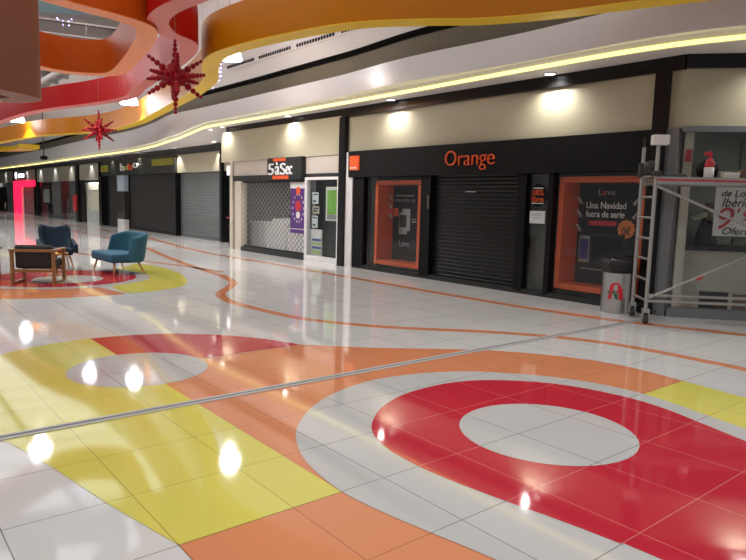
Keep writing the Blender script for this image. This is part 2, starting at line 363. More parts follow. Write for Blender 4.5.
# smooth the edge curve
ev = [E_(x) for x in xs]
for _ in range(14): ev = [ev[0]] + [(ev[i - 1] + 2 * ev[i] + ev[i + 1]) / 4 for i in range(1, len(ev) - 1)] + [ev[-1]]
def strip(fn, n):
    mb = MB(); prev = None
    for i, x in enumerate(xs):
        cur = [mb.v(p) for p in fn(x, ev[i])]
        if prev:
            for k in range(n - 1): mb.f([prev[k], cur[k], cur[k + 1], prev[k + 1]])
        prev = cur
    return mb
struct('ceiling', strip(lambda x, e: [(x, yf(x) + 0.1, zs(x)), (x, e, zs(x)), (x, e, zs(x) + 0.02)], 3), m_soffit)
led = strip(lambda x, e: [(x, e - 0.004, zs(x) + 0.012), (x, e - 0.03, zs(x) + 0.016), (x, e - 0.03, zs(x) + 0.062), (x, e - 0.004, zs(x) + 0.066)], 4)
single('led_strip_light', led, m_led, 'long warm yellow LED strip curving along the edge of the white ceiling over the shops', 'light strip')
struct('ceiling_2', strip(lambda x, e: [(x, e, zs(x) + 0.066), (x, e, zs(x) + 0.15), (x, e - lip(x), zs(x) + 0.15), (x, e - lip(x) - 0.02, 4.32), (x, e - lip(x) + 0.3, 4.32)], 5), m_fascia)
struct('wall_upper', strip(lambda x, e: [(x, e - lip(x) + 0.3, 4.32), (x, e - lip(x) + 0.3, 4.77)], 2), m_brown)
struct('trim_5', strip(lambda x, e: [(x, e - lip(x) + 0.3, 4.77), (x, e - lip(x) + 0.5, 4.77), (x, e - lip(x) + 0.5, 4.9), (x, e - lip(x) + 0.26, 4.9)], 4), m_dark)
struct('ceiling_3', strip(lambda x, e: [(x, e - lip(x) + 0.26, 4.9), (x, e - lip(x) - 0.05, 5.42), (x, e - lip(x) - 0.15, 5.46), (x, e - 2.2, 6.5)], 4), m_soffit)
r = MB(); r.box(-72, 5.0, -7, 6.6, 6.6, 6.7); struct('ceiling_4', r, m_roof)
r = MB()
for k in range(44):
    x0 = -70 + 1.7 * k; r.hexa([(x0, -7, 6.3), (x0 + 0.22, -7, 6.3), (x0 + 3.02, 6.4, 6.3), (x0 + 2.8, 6.4, 6.3)], [(x0, -7, 6.6), (x0 + 0.22, -7, 6.6), (x0 + 3.02, 6.4, 6.6), (x0 + 2.8, 6.4, 6.6)])
for y in (-4, -0.5, 3.0, 5.5): r.box(-72, 5.0, y, y + 0.14, 6.15, 6.3)
struct('trim_6', r, m_beam)
e = MB(); e.box(-72.2, -72, -9, 10, 0, 6.7); struct('wall_left', e, m_greywall)

# ------------------------------------------------------------------ lamps
def downlight_proto():
    t = thing('downlight', '', 'downlight', (0, 0, 0), 'recessed downlights in the white ceiling', world=False)
    part('trim_ring', MB().lathe([(0.085, 0.0), (0.125, 0.0), (0.125, -0.012), (0.085, -0.02), (0.085, 0.0)], n=20, cap=False), m_white, t, smooth=True)
    part('lens', MB().lathe([(0.001, -0.004), (0.086, -0.006), (0.086, -0.002)], n=20, cap=False), m_lens, t)
    return t
DL = [(-0.12, 8.85, 'over the beige panel of the corner shop at the far right'), (-3.38, 7.98, 'over the beige panel above the right half of the black phone shop'),
      (-7.37, 7.98, 'over the beige panel above the left half of the black phone shop'), (-11.43, 7.95, 'over the right half of the dry cleaner beside its black sign'),
      (-15.25, 7.95, 'over the left end of the dry cleaner panel'), (-16.2, 8.0, 'in the ceiling bend left of the dry cleaner, nearest the LED strip'),
      (-17.95, 8.95, 'over the right half of the grey shutter left of the dry cleaner'), (-21.5, 8.98, 'over the left edge of the grey shutter left of the dry cleaner'),
      (-25.67, 9.0, 'over the coloured lettering of the black shop front'), (-29.4, 9.0, 'over the left end of the black shop fascia, right of the lit doorway'),
      (-33.2, 9.0, 'over the bright empty shop doorway left of the black shop'), (-37.2, 9.0, 'over the far window with the display rail'),
      (-40.9, 9.0, 'over the narrow grey far shutter left of the display rail'), (-44.8, 9.0, 'over the far kiosk window right of the red doorway'),
      (-49.0, 9.0, 'over the right side of the red lit doorway'), (-52.6, 9.0, 'over the left side of the red lit doorway'), (-57, 9.0, 'over the last dark shops at the far left')]
d0 = downlight_proto()
for i, (x, y, where) in enumerate(DL):
    d = d0 if i == 0 else copy_tree(d0)
    d.location = (x, y, zs(x)); d['label'] = 'small round white downlight ' + where if len(where.split()) <= 11 else 'round downlight ' + where
    spot('downlight_spot', (x, y, zs(x) - 0.06), 95 if x > -16 else 105, 150 if x > -16 else 90, 0.9 if x > -16 else 0.6, 0.05, (1, 0.98, 0.95))
def bay_proto():
    t = thing('high_bay_lamp', '', 'lamp', (0, 0, 0), 'white high bay lamps under the roof', world=False)
    part('shade', MB().lathe([(0.27, 0.0), (0.25, 0.12), (0.17, 0.30), (0.12, 0.36)], n=28), m_bay, t, smooth=True)
    part('housing', MB().lathe([(0.12, 0.36), (0.13, 0.42), (0.10, 0.52), (0.03, 0.56)], n=20), m_steel, t, smooth=True)
    part('rod', MB().tube((0, 0, 0.55), (0, 0, 1.68), 0.012), m_steel, t)
    return t
BL = [(-10.24, 5.7, 4.6, 'glowing white lamp hanging behind the near end of the yellow ribbon'), (-13.56, 2.3, 4.6, 'glowing white lamp hanging behind the orange ribbon loop'),
      (-17.7, 6.0, 4.4, 'glowing white lamp between the red and yellow ribbons, right of the small red star'), (-19.9, 5.25, 4.6, 'white lamp hidden behind the red ribbon above the small red star'), (-28.7, 4.92, 4.6, 'glowing white lamp farthest left, below the red ribbon')]
for x, y in ((-5.0, 0.2), (-1.0, 3.4), (2.0, -0.6), (3.5, 4.5), (-9.5, -1.5), (-24.0, 1.5), (-36, 4.0), (-48, 4.0)): spot('bay_and_fill_spot', (x, y, 4.58), (460 if x < -6 else 265) if x > -12 else 760, 135, 0.6, 0.2, (0.97, 0.985, 1.0))  # added overhead spots without lamp bodies, to brighten the floor
b0 = bay_proto()
for i, (x, y, z, lab) in enumerate(BL):
    d = b0 if i == 0 else copy_tree(b0)
    d.location = (x, y, z); d['label'] = lab
    spot('bay_and_fill_spot', (x, y, z - 0.02), 640, 140, 0.5, 0.2, (0.97, 0.985, 1.0))
    gl_ = bpy.data.lights.new('bay_glow', 'POINT'); gl_.energy = 45 if i < 2 else 12; gl_.shadow_soft_size = 0.12; go_ = bpy.data.objects.new('bay_glow', gl_); go_.location = (x, y, z - 0.13); COL.objects.link(go_)

# ------------------------------------------------------------------ hanging ribbons
def ribbon(label, pts, z, h, face, und, wd=0.26, n=7):
    p = smooth_path(pts, n); t = thing('ceiling_ribbon', label, 'ceiling ribbon', (p[len(p) // 2][0], p[len(p) // 2][1], z))
    a = offset(p, wd / 2); c = offset(p, -wd / 2)
    f = MB(); u = MB(); pv = None; pu = None
    for q, s in zip(a, c):
        cur = [f.v((q[0], q[1], z + 0.012)), f.v((q[0], q[1], z + h)), f.v((s[0], s[1], z + h)), f.v((s[0], s[1], z + 0.012))]
        cu2 = [u.v((q[0], q[1], z)), u.v((q[0], q[1], z + 0.012)), u.v((s[0], s[1], z + 0.012)), u.v((s[0], s[1], z))]
        for mb, A, B in ((f, pv, cur), (u, pu, cu2)):
            if A is None: mb.f(B); continue
            for k in range(4): mb.f([A[k], B[k], B[(k + 1) % 4], A[(k + 1) % 4]])
        pv, pu = cur, cu2
    f.f(pv); u.f(pu)
    part('ribbon_band', f, face, t); part('underside', u, und, t, label='underside, floor bounce painted in where lighter')
    for k in range(3, len(p) - 2, max(4, len(p) // 7)): part('suspension_wire', MB().tube((p[k][0], p[k][1], z + h - 0.02), (p[k][0], p[k][1], 6.6), 0.006, n=6), m_steel, t)
    return t
ribbon('long wavy yellow ribbon hanging along the ceiling in front of the white bulkhead', [(4.0, 9.6), (1.5, 8.0), (0.3, 7.15), (-0.413, 6.75), (-1.273, 6.42), (-2.101, 6.12), (-2.882, 5.70), (-3.476, 5.16), (-4.234, 4.62), (-5.186, 4.33), (-6.385, 4.12), (-7.5, 4.10), (-8.5, 4.42), (-9.8, 5.02), (-11.702, 5.52), (-13.492, 5.85), (-16.04, 6.30), (-19.159, 6.80), (-22.117, 6.95), (-24.319, 6.66), (-26.0, 6.15), (-28.41, 5.55), (-34.605, 5.1), (-42, 5.3)], 4.0, 0.66, m_yshade, m_ylit, 0.32)
ribbon('orange ribbon bent into a loop at the upper left', [(-4.9, -1.6), (-5.7, 0.2), (-6.1, 1.244), (-6.2, 1.646), (-6.27, 1.95), (-6.45, 2.38), (-6.85, 2.62), (-7.6, 2.82), (-9.0, 3.1), (-10.3, 3.30), (-10.85, 3.18), (-11.2, 2.6), (-11.0, 1.9), (-10.4, 1.2), (-9.8, 0.4), (-9.3, -0.6)], 4.0, 0.66, m_oshade, m_olit, 0.3)
ribbon('glossy red ribbon winding between the orange loop and the yellow ribbon', [(-1.5, 2.9), (-3.2, 2.62), (-4.687, 2.52), (-5.6, 2.45), (-6.3, 2.58), (-6.85, 2.95), (-7.25, 3.45), (-8.3, 3.80), (-10.294, 4.12), (-12.211, 4.40), (-14.0, 4.72), (-16.0, 4.42), (-17.667, 3.97), (-19.805, 3.6), (-24.163, 3.40), (-30, 3.2)], 4.05, 0.62, m_rshade, m_rlit, 0.3)
ribbon('blue grey ribbon seen through the orange loop near the roof', [(-11, -0.6), (-10.3, 1.0), (-9.9, 1.9), (-9.6, 2.45), (-9.1, 2.62), (-8.4, 2.5), (-7.6, 1.8)], 4.75, 0.6, m_gface, m_gface, 0.3)
ribbon('brown finger over the lens, shaped as a made-up ribbon at the upper left edge', [(-2.6, -2.7), (-3.4, -1.3), (-3.95, -0.4), (-4.3, 0.15), (-4.6, 0.48), (-4.9, 0.42), (-5.0, 0.3)], 2.55, 1.8, m_finger, m_finger, 0.3)  # made-up ribbon in place of the blurred finger at the lens
ribbon('short bright yellow ribbon at the far left end of the ceiling', [(-43, 5.4), (-40.4, 6.6), (-38.6, 7.05), (-36.5, 6.9)], 4.0, 0.2, m_ylit, m_ylit, 1.0)

# ------------------------------------------------------------------ shutters
def shutter(label, x0, x1, y, z1, mat, pitch=0.085, lower=None, group=None):
    t = thing('roller_shutter', label, 'shutter', ((x0 + x1) / 2, y, 0), group)
    mb = MB(); z = 0.07; prof = []
    while z < z1:
        d = 0.009 if lower is None else (0.018 if z < lower else 0.006)
        prof += [(z, 0.0), (z + pitch * 0.35, -d), (z + pitch * 0.75, -d), (z + pitch * 0.95, 0.004)]
        z += pitch
    A = None
    for zz, dy in prof:
        c = [mb.v((x0, y + dy, min(zz, z1))), mb.v((x1, y + dy, min(zz, z1)))]
        if A: mb.f([A[0], A[1], c[1], c[0]])
        A = c
    part('curtain', mb, mat, t)
    part('bottom_bar', MB().box(x0, x1, y - 0.04, y + 0.02, 0.005, 0.075), mat, t)
    part('guide_rail', MB().box(x0 - 0.05, x0, y - 0.05, y + 0.05, 0, z1), mat, t); part('guide_rail', MB().box(x1, x1 + 0.05, y - 0.05, y + 0.05, 0, z1), mat, t)
    return t

# ================================================================== phone shop (right, black and orange)
back = MB(); back.box(-9.1, -1.45, 9.3, 9.4, 0, 2.75); back.box(-9.12, -9.1, YR + 0.05, 9.3, 0, 2.7); back.box(-6.5, -6.42, YR + 0.1, 9.3, 0, 2.7); back.box(-3.98, -3.90, YR + 0.1, 9.3, 0, 2.7); back.box(-9.1, -1.45, YR + 0.1, 9.3, 2.7, 2.74)
struct('wall_shop', back, m_blackm)
c = MB(); c.box(-9.12, -8.86, YR - 0.06, YR + 0.2, 0, 2.70); struct('trim_7', c, m_white)
c = MB()
for x0, x1 in ((-8.86, -8.47), (-6.55, -6.27), (-4.06, -3.88), (-3.42, -3.32)): c.box(x0, x1, YR - 0.03, YR + 0.16, 0.05, 2.13)
struct('trim_8', c, m_blackm)
sg = thing('shop_sign', 'long black shop fascia with the word Orange in thin orange letters', 'sign', (-5.3, YR - 0.1, 2.12))
part('fascia_board', MB().box(-8.98, -1.63, YR - 0.1, YR + 0.1, 2.12, 2.71), m_blackm, sg)
part('lettering', text_mb([('Orange', -5.80, -4.56, 2.20, 2.58)], y=YR - 0.1, depth=0.03, off=-0.014), m_orange, sg, label='orange letters')
lg = thing('logo_sign', 'small square orange logo plate at the left end of the black fascia', 'sign', (-8.72, YR - 0.12, 2.28))
part('plate', MB().box(-8.89, -8.55, YR - 0.135, YR - 0.1, 2.27, 2.60), m_orange, lg, bevel=0.004)
part('lettering', text_mb([('orange', -8.86, -8.62, 2.285, 2.345)], y=YR - 0.135, depth=0.006), m_wht, lg)
sh = shutter('wide black roller shutter under the orange lettering, closed to the floor', -6.24, -4.08, YR + 0.08, 2.12, m_shutb, 0.075)
part('lock_plate', MB().box(-5.38, -5.12, YR + 0.045, YR + 0.056, 1.79, 1.81), m_steel, sh); part('handle', MB().box(-6.33, -6.28, YR - 0.06, YR - 0.03, 1.45, 1.72), m_grey, sh, bevel=0.008)
# glazing
g = MB(); g.box(-8.47, -6.55, YR + 0.04, YR + 0.05, 0.09, 2.12); struct('window_1', g, m_glass)
g = MB(); g.box(-3.88, -1.63, YR + 0.04, YR + 0.05, 0.09, 2.12); struct('window_2', g, m_glass)
g = MB(); g.box(-3.9, -3.36, YR + 0.20, YR + 0.24, 0.0, 2.12); g.box(-8.47, -8.26, YR + 0.2, YR + 0.24, 0.0, 2.12); g.box(-8.47, -6.55, 9.0, 9.05, 0, 2.12); struct('wall_partition', g, m_grey)
def display(label, x0, x1, z0, z1, yF, yB, bw):
    t = thing('display_case', label, 'display case', ((x0 + x1) / 2, yF, 0))
    f = MB(); f.box(x0, x0 + bw, yF, yB, z0, z1); f.box(x1 - bw, x1, yF, yB, z0, z1); f.box(x0 + bw, x1 - bw, yF, yB, z0, z0 + bw); f.box(x0 + bw, x1 - bw, yF, yB, z1 - bw, z1)
    part('frame', f, m_orangef, t); part('plinth', MB().box(x0 + 0.1, x1 - 0.1, yF + 0.05, yB, 0.0, z0), m_blackm, t)
    return t
YF, YB = YR + 0.12, YR + 0.62
dc = display('orange framed display box in the left window with a poster of a phone', -8.21, -6.70, 0.15, 2.04, YF, YB, 0.09)
pb = part('poster', MB().box(-8.12, -6.79, YB - 0.03, YB, 0.24, 1.95), m_dark, dc)
yp = YB - 0.03
part('lettering', text_mb([('con otros op', -8.05, -7.38, 1.55, 1.65), ('Love', -7.88, -7.53, 0.56, 0.70)], y=yp, depth=0.01), m_greyl, pb)
part('small_print', MB().box(-8.04, -7.42, yp - 0.008, yp, 1.70, 1.73).box(-7.47, -7.32, yp - 0.008, yp, 1.18, 1.20).box(-7.47, -7.32, yp - 0.008, yp, 1.12, 1.15), m_greyl, pb)
ph = part('phone_picture', MB().box(-7.89, -7.62, yp - 0.012, yp, 0.84, 1.34).box(-7.79, -7.52, yp - 0.008, yp, 0.92, 1.42), m_greyl, pb)
part('screen', MB().box(-7.87, -7.64, yp - 0.018, yp - 0.012, 1.00, 1.28), m_dgrey, ph)
part('badge', MB().box(-8.10, -7.93, yp - 0.012, yp, 1.24, 1.43), m_orangef, pb, label='small orange square badge')
def mini_spots(t, x, zsx, y, sgn=1):
    for z in zsx:
        s = part('spotlight', MB().tube((x, y, z), (x + 0.14 * sgn, y - 0.02, z - 0.01), 0.008).tube((x + 0.12 * sgn, y - 0.02, z + 0.01), (x + 0.2 * sgn, y - 0.03, z - 0.10), 0.022, 0.03), m_alu, t)
mini_spots(dc, -8.12, (1.72, 1.52, 1.30), YF + 0.28)
dc2 = display('orange framed display box in the right window with a Christmas offer poster', -3.30, -1.78, 0.17, 2.06, YF, YB, 0.09)
pb2 = part('poster', MB().box(-3.21, -1.87, YB - 0.03, YB, 0.26, 1.97), m_dark, dc2)
part('lettering', text_mb([('Una Navidad', -3.06, -2.33, 1.545, 1.655), ('fuera de serie', -3.06, -2.35, 1.40, 1.51)], y=yp, depth=0.01), m_wht, pb2)
part('brand_word', text_mb([('L', -2.84, -2.775, 1.77, 1.87), ('ve', -2.685, -2.54, 1.77, 1.84)], y=yp, depth=0.01), m_greyl, pb2); part('brand_letter', text_mb([('o', -2.765, -2.70, 1.77, 1.84)], y=yp, depth=0.01), m_orangef, pb2, label='orange letter o')
bd = part('badge', MB().disc(-2.30, 1.22, 0.15, yp - 0.012, yp, 48, 0.06, 12), m_badge, pb2, label='scalloped orange price badge'); part('price', text_mb([('0€', -2.37, -2.22, 1.12, 1.26)], y=yp - 0.012, depth=0.008), m_dgrey, bd)
part('red_bar', MB().box(-2.99, -2.48, yp - 0.01, yp, 1.26, 1.34), m_redp, pb2, label='dark red bar')
tb = part('tablet_picture', MB().box(-2.93, -2.3, yp - 0.012, yp, 0.62, 1.12), m_dgrey, pb2)
part('screen', MB().box(-2.90, -2.33, yp - 0.018, yp - 0.012, 0.66, 1.09).box(-2.8, -2.45, yp - 0.022, yp - 0.018, 0.7, 0.72), m_blackm, tb)
pp = part('phone_picture', MB().box(-3.15, -2.95, yp - 0.014, yp, 0.62, 1.08), m_greyl, pb2); part('screen', MB().box(-3.13, -2.97, yp - 0.02, yp - 0.014, 0.68, 1.02), m_purpd, pp)
part('small_print', MB().box(-2.28, -2.1, yp - 0.008, yp, 0.66, 0.69).box(-3.1, -2.5, yp - 0.008, yp, 0.5, 0.52), m_greyl, pb2)
mini_spots(dc2, -3.21, (1.72, 1.50, 1.26), YF + 0.28); mini_spots(dc2, -1.87, (1.72, 1.50), YF + 0.28, -1)
st = thing('sticker', 'round black window sticker with orange lettering left of the right display box', 'sticker', (-3.66, YR + 0.03, 1.74))
part('disc', MB().disc(-3.66, 1.745, 0.195, YR + 0.030, YR + 0.036), m_blackm, st)
part('lettering', text_mb([('100%', -3.78, -3.55, 1.745, 1.84), ('libres', -3.79, -3.54, 1.63, 1.73)], y=YR + 0.030, depth=0.006), m_orange, st)
part('small_print', MB().box(-3.77, -3.56, YR + 0.024, YR + 0.03, 1.86, 1.875).box(-3.79, -3.54, YR + 0.024, YR + 0.03, 1.60, 1.612), m_wht, st)
nt_ = thing('paper_notice', 'white paper notice on the glass below the round sticker', 'notice', (-3.65, YR + 0.03, 1.27))
part('sheet', MB().box(-3.82, -3.50, YR + 0.032, YR + 0.036, 1.26, 1.475), m_paper, nt_); part('print', MB().box(-3.75, -3.57, YR + 0.029, YR + 0.032, 1.42, 1.43).box(-3.77, -3.55, YR + 0.029, YR + 0.032, 1.39, 1.398).box(-3.74, -3.58, YR + 0.029, YR + 0.032, 1.35, 1.36), m_greyl, nt_)

# ================================================================== dry cleaner
b = MB(); b.box(-15.6, -9.34, 10.4, 10.5, 0, 2.7); b.box(-15.62, -15.55, 8.45, 10.4, 0, 2.66); b.box(-9.36, -9.3, 8.2, 10.4, 0, 2.66); b.box(-15.6, -9.34, 8.3, 10.4, 2.66, 2.70); struct('wall_cleaner', b, m_greywall)
area_light('shop_interior_light', (-12.6, 9.3, 2.6), 1.6, 0.5, 26)  # added weak light to lift the dim interior
bm_ = MB(); bm_.box(-14.95, -9.34, YS - 0.0, YS + 0.2, 2.06, 2.23); struct('trim_9', bm_, m_dgrey)
c = MB(); c.box(-14.68, -14.3, YS - 0.02, YS + 0.18, 0, 2.07); c.box(-15.03, -14.86, YS - 0.02, YS + 0.1, 0, 2.66); struct('trim_10', c, m_ecru)
c = MB(); c.box(-15.55, -15.05, YS + 0.22, YS + 0.26, 0, 2.66); c.box(-14.86, -14.68, YS + 0.1, YS + 0.16, 0, 2.1); struct('trim_11', c, m_dgrey)
rl = single('barrier_rail', MB().box(-15.5, -14.7, YS + 0.1, YS + 0.13, 0.93, 0.96), m_redp, 'thin red rail across the dark gap beside the cream column', 'rail')
ls = thing('lit_sign', 'small bright white lit sign high on the dark gap left of the dry cleaner', 'sign', (-15.2, YS + 0.1, 2.25))
part('case', MB().box(-15.42, -15.02, YS + 0.08, YS + 0.2, 2.26, 2.56), m_white, ls); part('face', MB().box(-15.40, -15.04, YS + 0.07, YS + 0.08, 2.28, 2.54), m_litw, ls)
sg = thing('shop_sign', 'dark dry cleaner sign board with bold white letters and two orange bars', 'sign', (-11.9, YS - 0.12, 2.1))
part('board', MB().box(-12.59, -10.86, YS - 0.12, YS, 2.10, 2.67), m_dgrey, sg, bevel=0.006)
part('lettering', text_mb([('5', -12.50, -12.20, 2.215, 2.52), ('à', -12.13, -11.92, 2.215, 2.55), ('S', -11.87, -11.61, 2.215, 2.52), ('ec', -11.58, -11.28, 2.215, 2.44)], y=YS - 0.12, depth=0.03), m_wht, sg)
part('orange_bar', MB().box(-12.25, -11.62, YS - 0.135, YS - 0.12, 2.575, 2.655), m_orange, sg, label='orange bar above the letters'); part('orange_bar', MB().box(-12.28, -11.46, YS - 0.135, YS - 0.12, 2.10, 2.195), m_orange, sg, label='orange bar below the letters')
gr = thing('lattice_shutter', 'closed lattice shutter of light grey bars across the dry cleaner entrance', 'shutter', (-12.5, YS + 0.1, 0))
lt = MB(); X0, X1, Z0, Z1 = -14.28, -10.86, 0.12, 2.06; p_ = 0.2; sl = 1.25
k = 0
xx = X0 - (Z1 - Z0) * sl
while xx < X1:
    za, zb = Z0, Z1; xa, xb = xx, xx + (Z1 - Z0) * sl
    if xa < X0: za = Z0 + (X0 - xa) / sl; xa = X0
    if xb > X1: zb = Z1 - (xb - X1) / sl; xb = X1
    if zb > za + 0.02:
        lt.tube((xa, YS + 0.09, za), (xb, YS + 0.09, zb), 0.0095, n=4); lt.tube((X0 + X1 - xa, YS + 0.105, za), (X0 + X1 - xb, YS + 0.105, zb), 0.0095, n=4)
    xx += p_
part('lattice', lt, m_alu, gr)
part('rail', MB().box(X0, X1, YS + 0.06, YS + 0.14, Z0, Z0 + 0.05), m_dgrey, gr); part('rail', MB().box(X0, X1, YS + 0.06, YS + 0.14, Z1 - 0.04, Z1), m_dgrey, gr)
ct = thing('counter', 'long white counter behind the lattice, left of the low cabinet', 'counter', (-14.0, 9.3, 0))
part('body', MB().box(-15.3, -13.2, 9.0, 9.5, 0, 0.80), m_white, ct, bevel=0.01); part('top', MB().box(-15.35, -13.9, 8.97, 9.55, 0.80, 0.85), m_white, ct); part('raised_section', MB().box(-13.9, -13.15, 8.97, 9.55, 0.80, 0.98), m_white, ct)
ct = thing('cabinet', 'low white cabinet behind the lattice, partly behind the purple poster', 'cabinet', (-12.2, 9.3, 0))
part('body', MB().box(-13.1, -10.95, 9.0, 9.5, 0, 0.68), m_white, ct, bevel=0.01); part('top', MB().box(-13.12, -10.92, 8.97, 9.53, 0.68, 0.72), m_white, ct)
pn = MB(); pn.box(-15.0, -13.9, 10.3, 10.36, 0.0, 1.9); single('wall_panel', pn, m_grey, 'plain grey panel behind the counter at the left of the dry cleaner', 'panel')
dr = MB(); dr.box(-13.6, -11.6, 10.33, 10.38, 0.0, 2.3); single('dark_opening', dr, m_blackm, 'dark doorway at the back of the dry cleaner', 'doorway')
po = thing('poster', 'tall purple poster with a white header hung in front of the lattice', 'poster', (-11.22, YS + 0.05, 0.68))
part('sheet', MB().box(-11.60, -10.86, YS + 0.035, YS + 0.045, 0.68, 1.86), m_purple, po); part('header', MB().box(-11.62, -10.85, YS + 0.03, YS + 0.04, 1.86, 2.02), m_posterw, po)
cx, cz = -11.22, 1.34
part('emblem', MB().disc(cx, cz + 0.06, 0.14, YS + 0.028, YS + 0.035), m_redp, po, label='red round emblem')
sp_ = MB()
for k in range(14):
    a = 2 * math.pi * k / 14; sp_.box(cx + 0.27 * math.cos(a) - 0.014, cx + 0.27 * math.cos(a) + 0.014, YS + 0.028, YS + 0.035, cz + 0.36 * math.sin(a) - 0.03, cz + 0.36 * math.sin(a) + 0.03)
sp_.disc(cx, cz - 0.18, 0.09, YS + 0.026, YS + 0.035); sp_.box(-11.55, -10.9, YS + 0.028, YS + 0.035, 0.78, 0.80)
part('print', sp_, m_posterw, po); part('top_mark', MB().disc(cx, 1.80, 0.10, YS + 0.024, YS + 0.03), m_orange, po, label='orange mark')
# shop window
wf = MB(); wf.box(-10.84, -10.74, YS - 0.02, YS + 0.1, 0, 2.14); wf.box(-10.74, -9.34, YS - 0.02, YS + 0.1, 2.07, 2.14); wf.box(-10.74, -9.34, YS - 0.04, YS + 0.1, 0.0, 0.15); wf.box(-9.42, -9.34, YS - 0.02, YS + 0.1, 0.15, 2.07)
wn = struct('window_3', wf, m_white); 
g = MB(); g.box(-10.74, -9.42, YS + 0.03, YS + 0.04, 0.15, 2.07); part('glass', g, m_glass, wn)
dk = MB(); dk.box(-10.2, -9.4, YS + 0.25, YS + 0.3, 0.0, 2.07); dk.box(-10.75, -10.2, YS + 0.5, YS + 0.55, 0, 2.07); struct('wall_window_back', dk, m_dgrey)
po = thing('poster', 'green and white framed poster in the dry cleaner window', 'poster', (-9.8, YS + 0.15, 1.05)); part('frame', MB().box(-10.12, -9.48, YS + 0.15, YS + 0.17, 1.06, 1.90), m_posterw, po); part('picture', MB().box(-10.05, -9.60, YS + 0.14, YS + 0.15, 1.22, 1.82), m_green, po)
part('photo_strip', MB().box(-10.05, -9.60, YS + 0.138, YS + 0.15, 1.10, 1.21), m_greyl, po)
for i, (x0, x1, z0, z1, mt, lab) in enumerate(((-10.66, -10.38, 1.47, 1.76, m_paper, 'white flyer in the dry cleaner window, topmost of the three at the left'), (-10.64, -10.34, 1.22, 1.41, m_ecru, 'cream flyer in the dry cleaner window, middle of the three at the left'), (-10.66, -10.40, 0.86, 1.17, m_paper, 'white flyer in the dry cleaner window, lowest of the three at the left'))):
    f_ = thing('flyer', lab, 'flyer', ((x0 + x1) / 2, YS + 0.1, z0), 'flyers in the dry cleaner window')
    part('sheet', MB().box(x0, x1, YS + 0.10, YS + 0.105, z0, z1), mt, f_); part('print', MB().box(x0 + 0.04, x1 - 0.04, YS + 0.096, YS + 0.10, z1 - 0.07, z1 - 0.04).box(x0 + 0.04, x1 - 0.1, YS + 0.096, YS + 0.10, z0 + 0.05, z0 + 0.09), m_dgrey, f_)
pl = thing('price_board', 'pale price board with blue and green stripes low in the dry cleaner window', 'board', (-10.4, YS + 0.1, 0.15)); part('board', MB().box(-10.66, -10.22, YS + 0.11, YS + 0.13, 0.16, 0.82), m_posterw, pl)
part('stripe', MB().box(-10.64, -10.24, YS + 0.10, YS + 0.11, 0.52, 0.58), m_navyp, pl, label='upper blue stripe'); part('stripe', MB().box(-10.64, -10.24, YS + 0.10, YS + 0.11, 0.32, 0.38), m_navyp, pl, label='lower blue stripe'); part('stripe', MB().box(-10.64, -10.24, YS + 0.10, YS + 0.11, 0.41, 0.49).box(-10.64, -10.24, YS + 0.1, YS + 0.11, 0.19, 0.29), m_pgreen, pl, label='green stripes')

# ================================================================== left row of shops
bk = MB(); bk.box(-72, -15.6, YL + 2.2, YL + 2.3, 0, 3.3); struct('wall_row', bk, m_greywall)
shutter('grey metal roller shutter between the dry cleaner and the black shop', -21.45, -17.85, YL + 0.1, 2.5, m_shutg, 0.11, 0.85)
sg = thing('shop_sign', 'glossy black shop fascia with painted yellow reflections and small coloured letters', 'sign', (-26.7, YL - 0.1, 2.5))
part('fascia_board', MB().box(-31.6, -21.75, YL - 0.1, YL + 0.1, 2.5, 3.22), P('gloss_black', (44, 44, 38), 0.25), sg)
part('yellow_reflection', MB().box(-24.2, -21.9, YL - 0.106, YL - 0.1, 2.82, 3.10), m_yrefl, sg, label='painted yellow reflection at the right'); part('yellow_reflection', MB().box(-31.3, -30.1, YL - 0.106, YL - 0.1, 2.70, 3.02), m_yrefl, sg, label='painted yellow reflection at the left')  # thin panels painted in place of yellow light reflected by the gloss
part('lettering', text_mb([('h', -28.2, -27.75, 2.70, 3.04), ('o', -26.5, -25.85, 2.80, 3.02)], y=YL - 0.1, depth=0.04), m_wht, sg); part('lettering', text_mb([('u', -27.7, -27.2, 2.74, 2.92)], y=YL - 0.1, depth=0.04), m_pgreen, sg, label='green letter'); part('lettering', text_mb([('b', -27.15, -26.55, 2.72, 3.02)], y=YL - 0.1, depth=0.04), m_orange, sg, label='red orange letter')
shutter('wide black roller shutter of the black shop left of the grey shutter', -27.45, -22.05, YL + 0.05, 2.5, m_shutb, 0.09)
shutter('narrow black roller shutter at the left of the black shop', -30.6, -29.05, YL + 0.05, 2.5, m_shutb, 0.09)
cl = thing('mirror_column', 'pale mirrored column with a light blue panel between the two black shutters', 'column', (-28.4, YL, 0))
part('shaft', MB().box(-28.95, -27.95, YL - 0.04, YL + 0.2, 0.42, 1.75), P('mirror_dark', (120, 120, 120), 0.15, metal=0.8, var=0.4, scale=3), cl); part('panel', MB().box(-28.95, -27.95, YL - 0.05, YL + 0.2, 1.75, 2.5), P('pale_blue', (176, 192, 208), 0.4, var=0.2, scale=4), cl, label='light blue panel'); part('base', MB().box(-28.95, -27.95, YL - 0.06, YL + 0.2, 0, 0.42), m_white, cl)
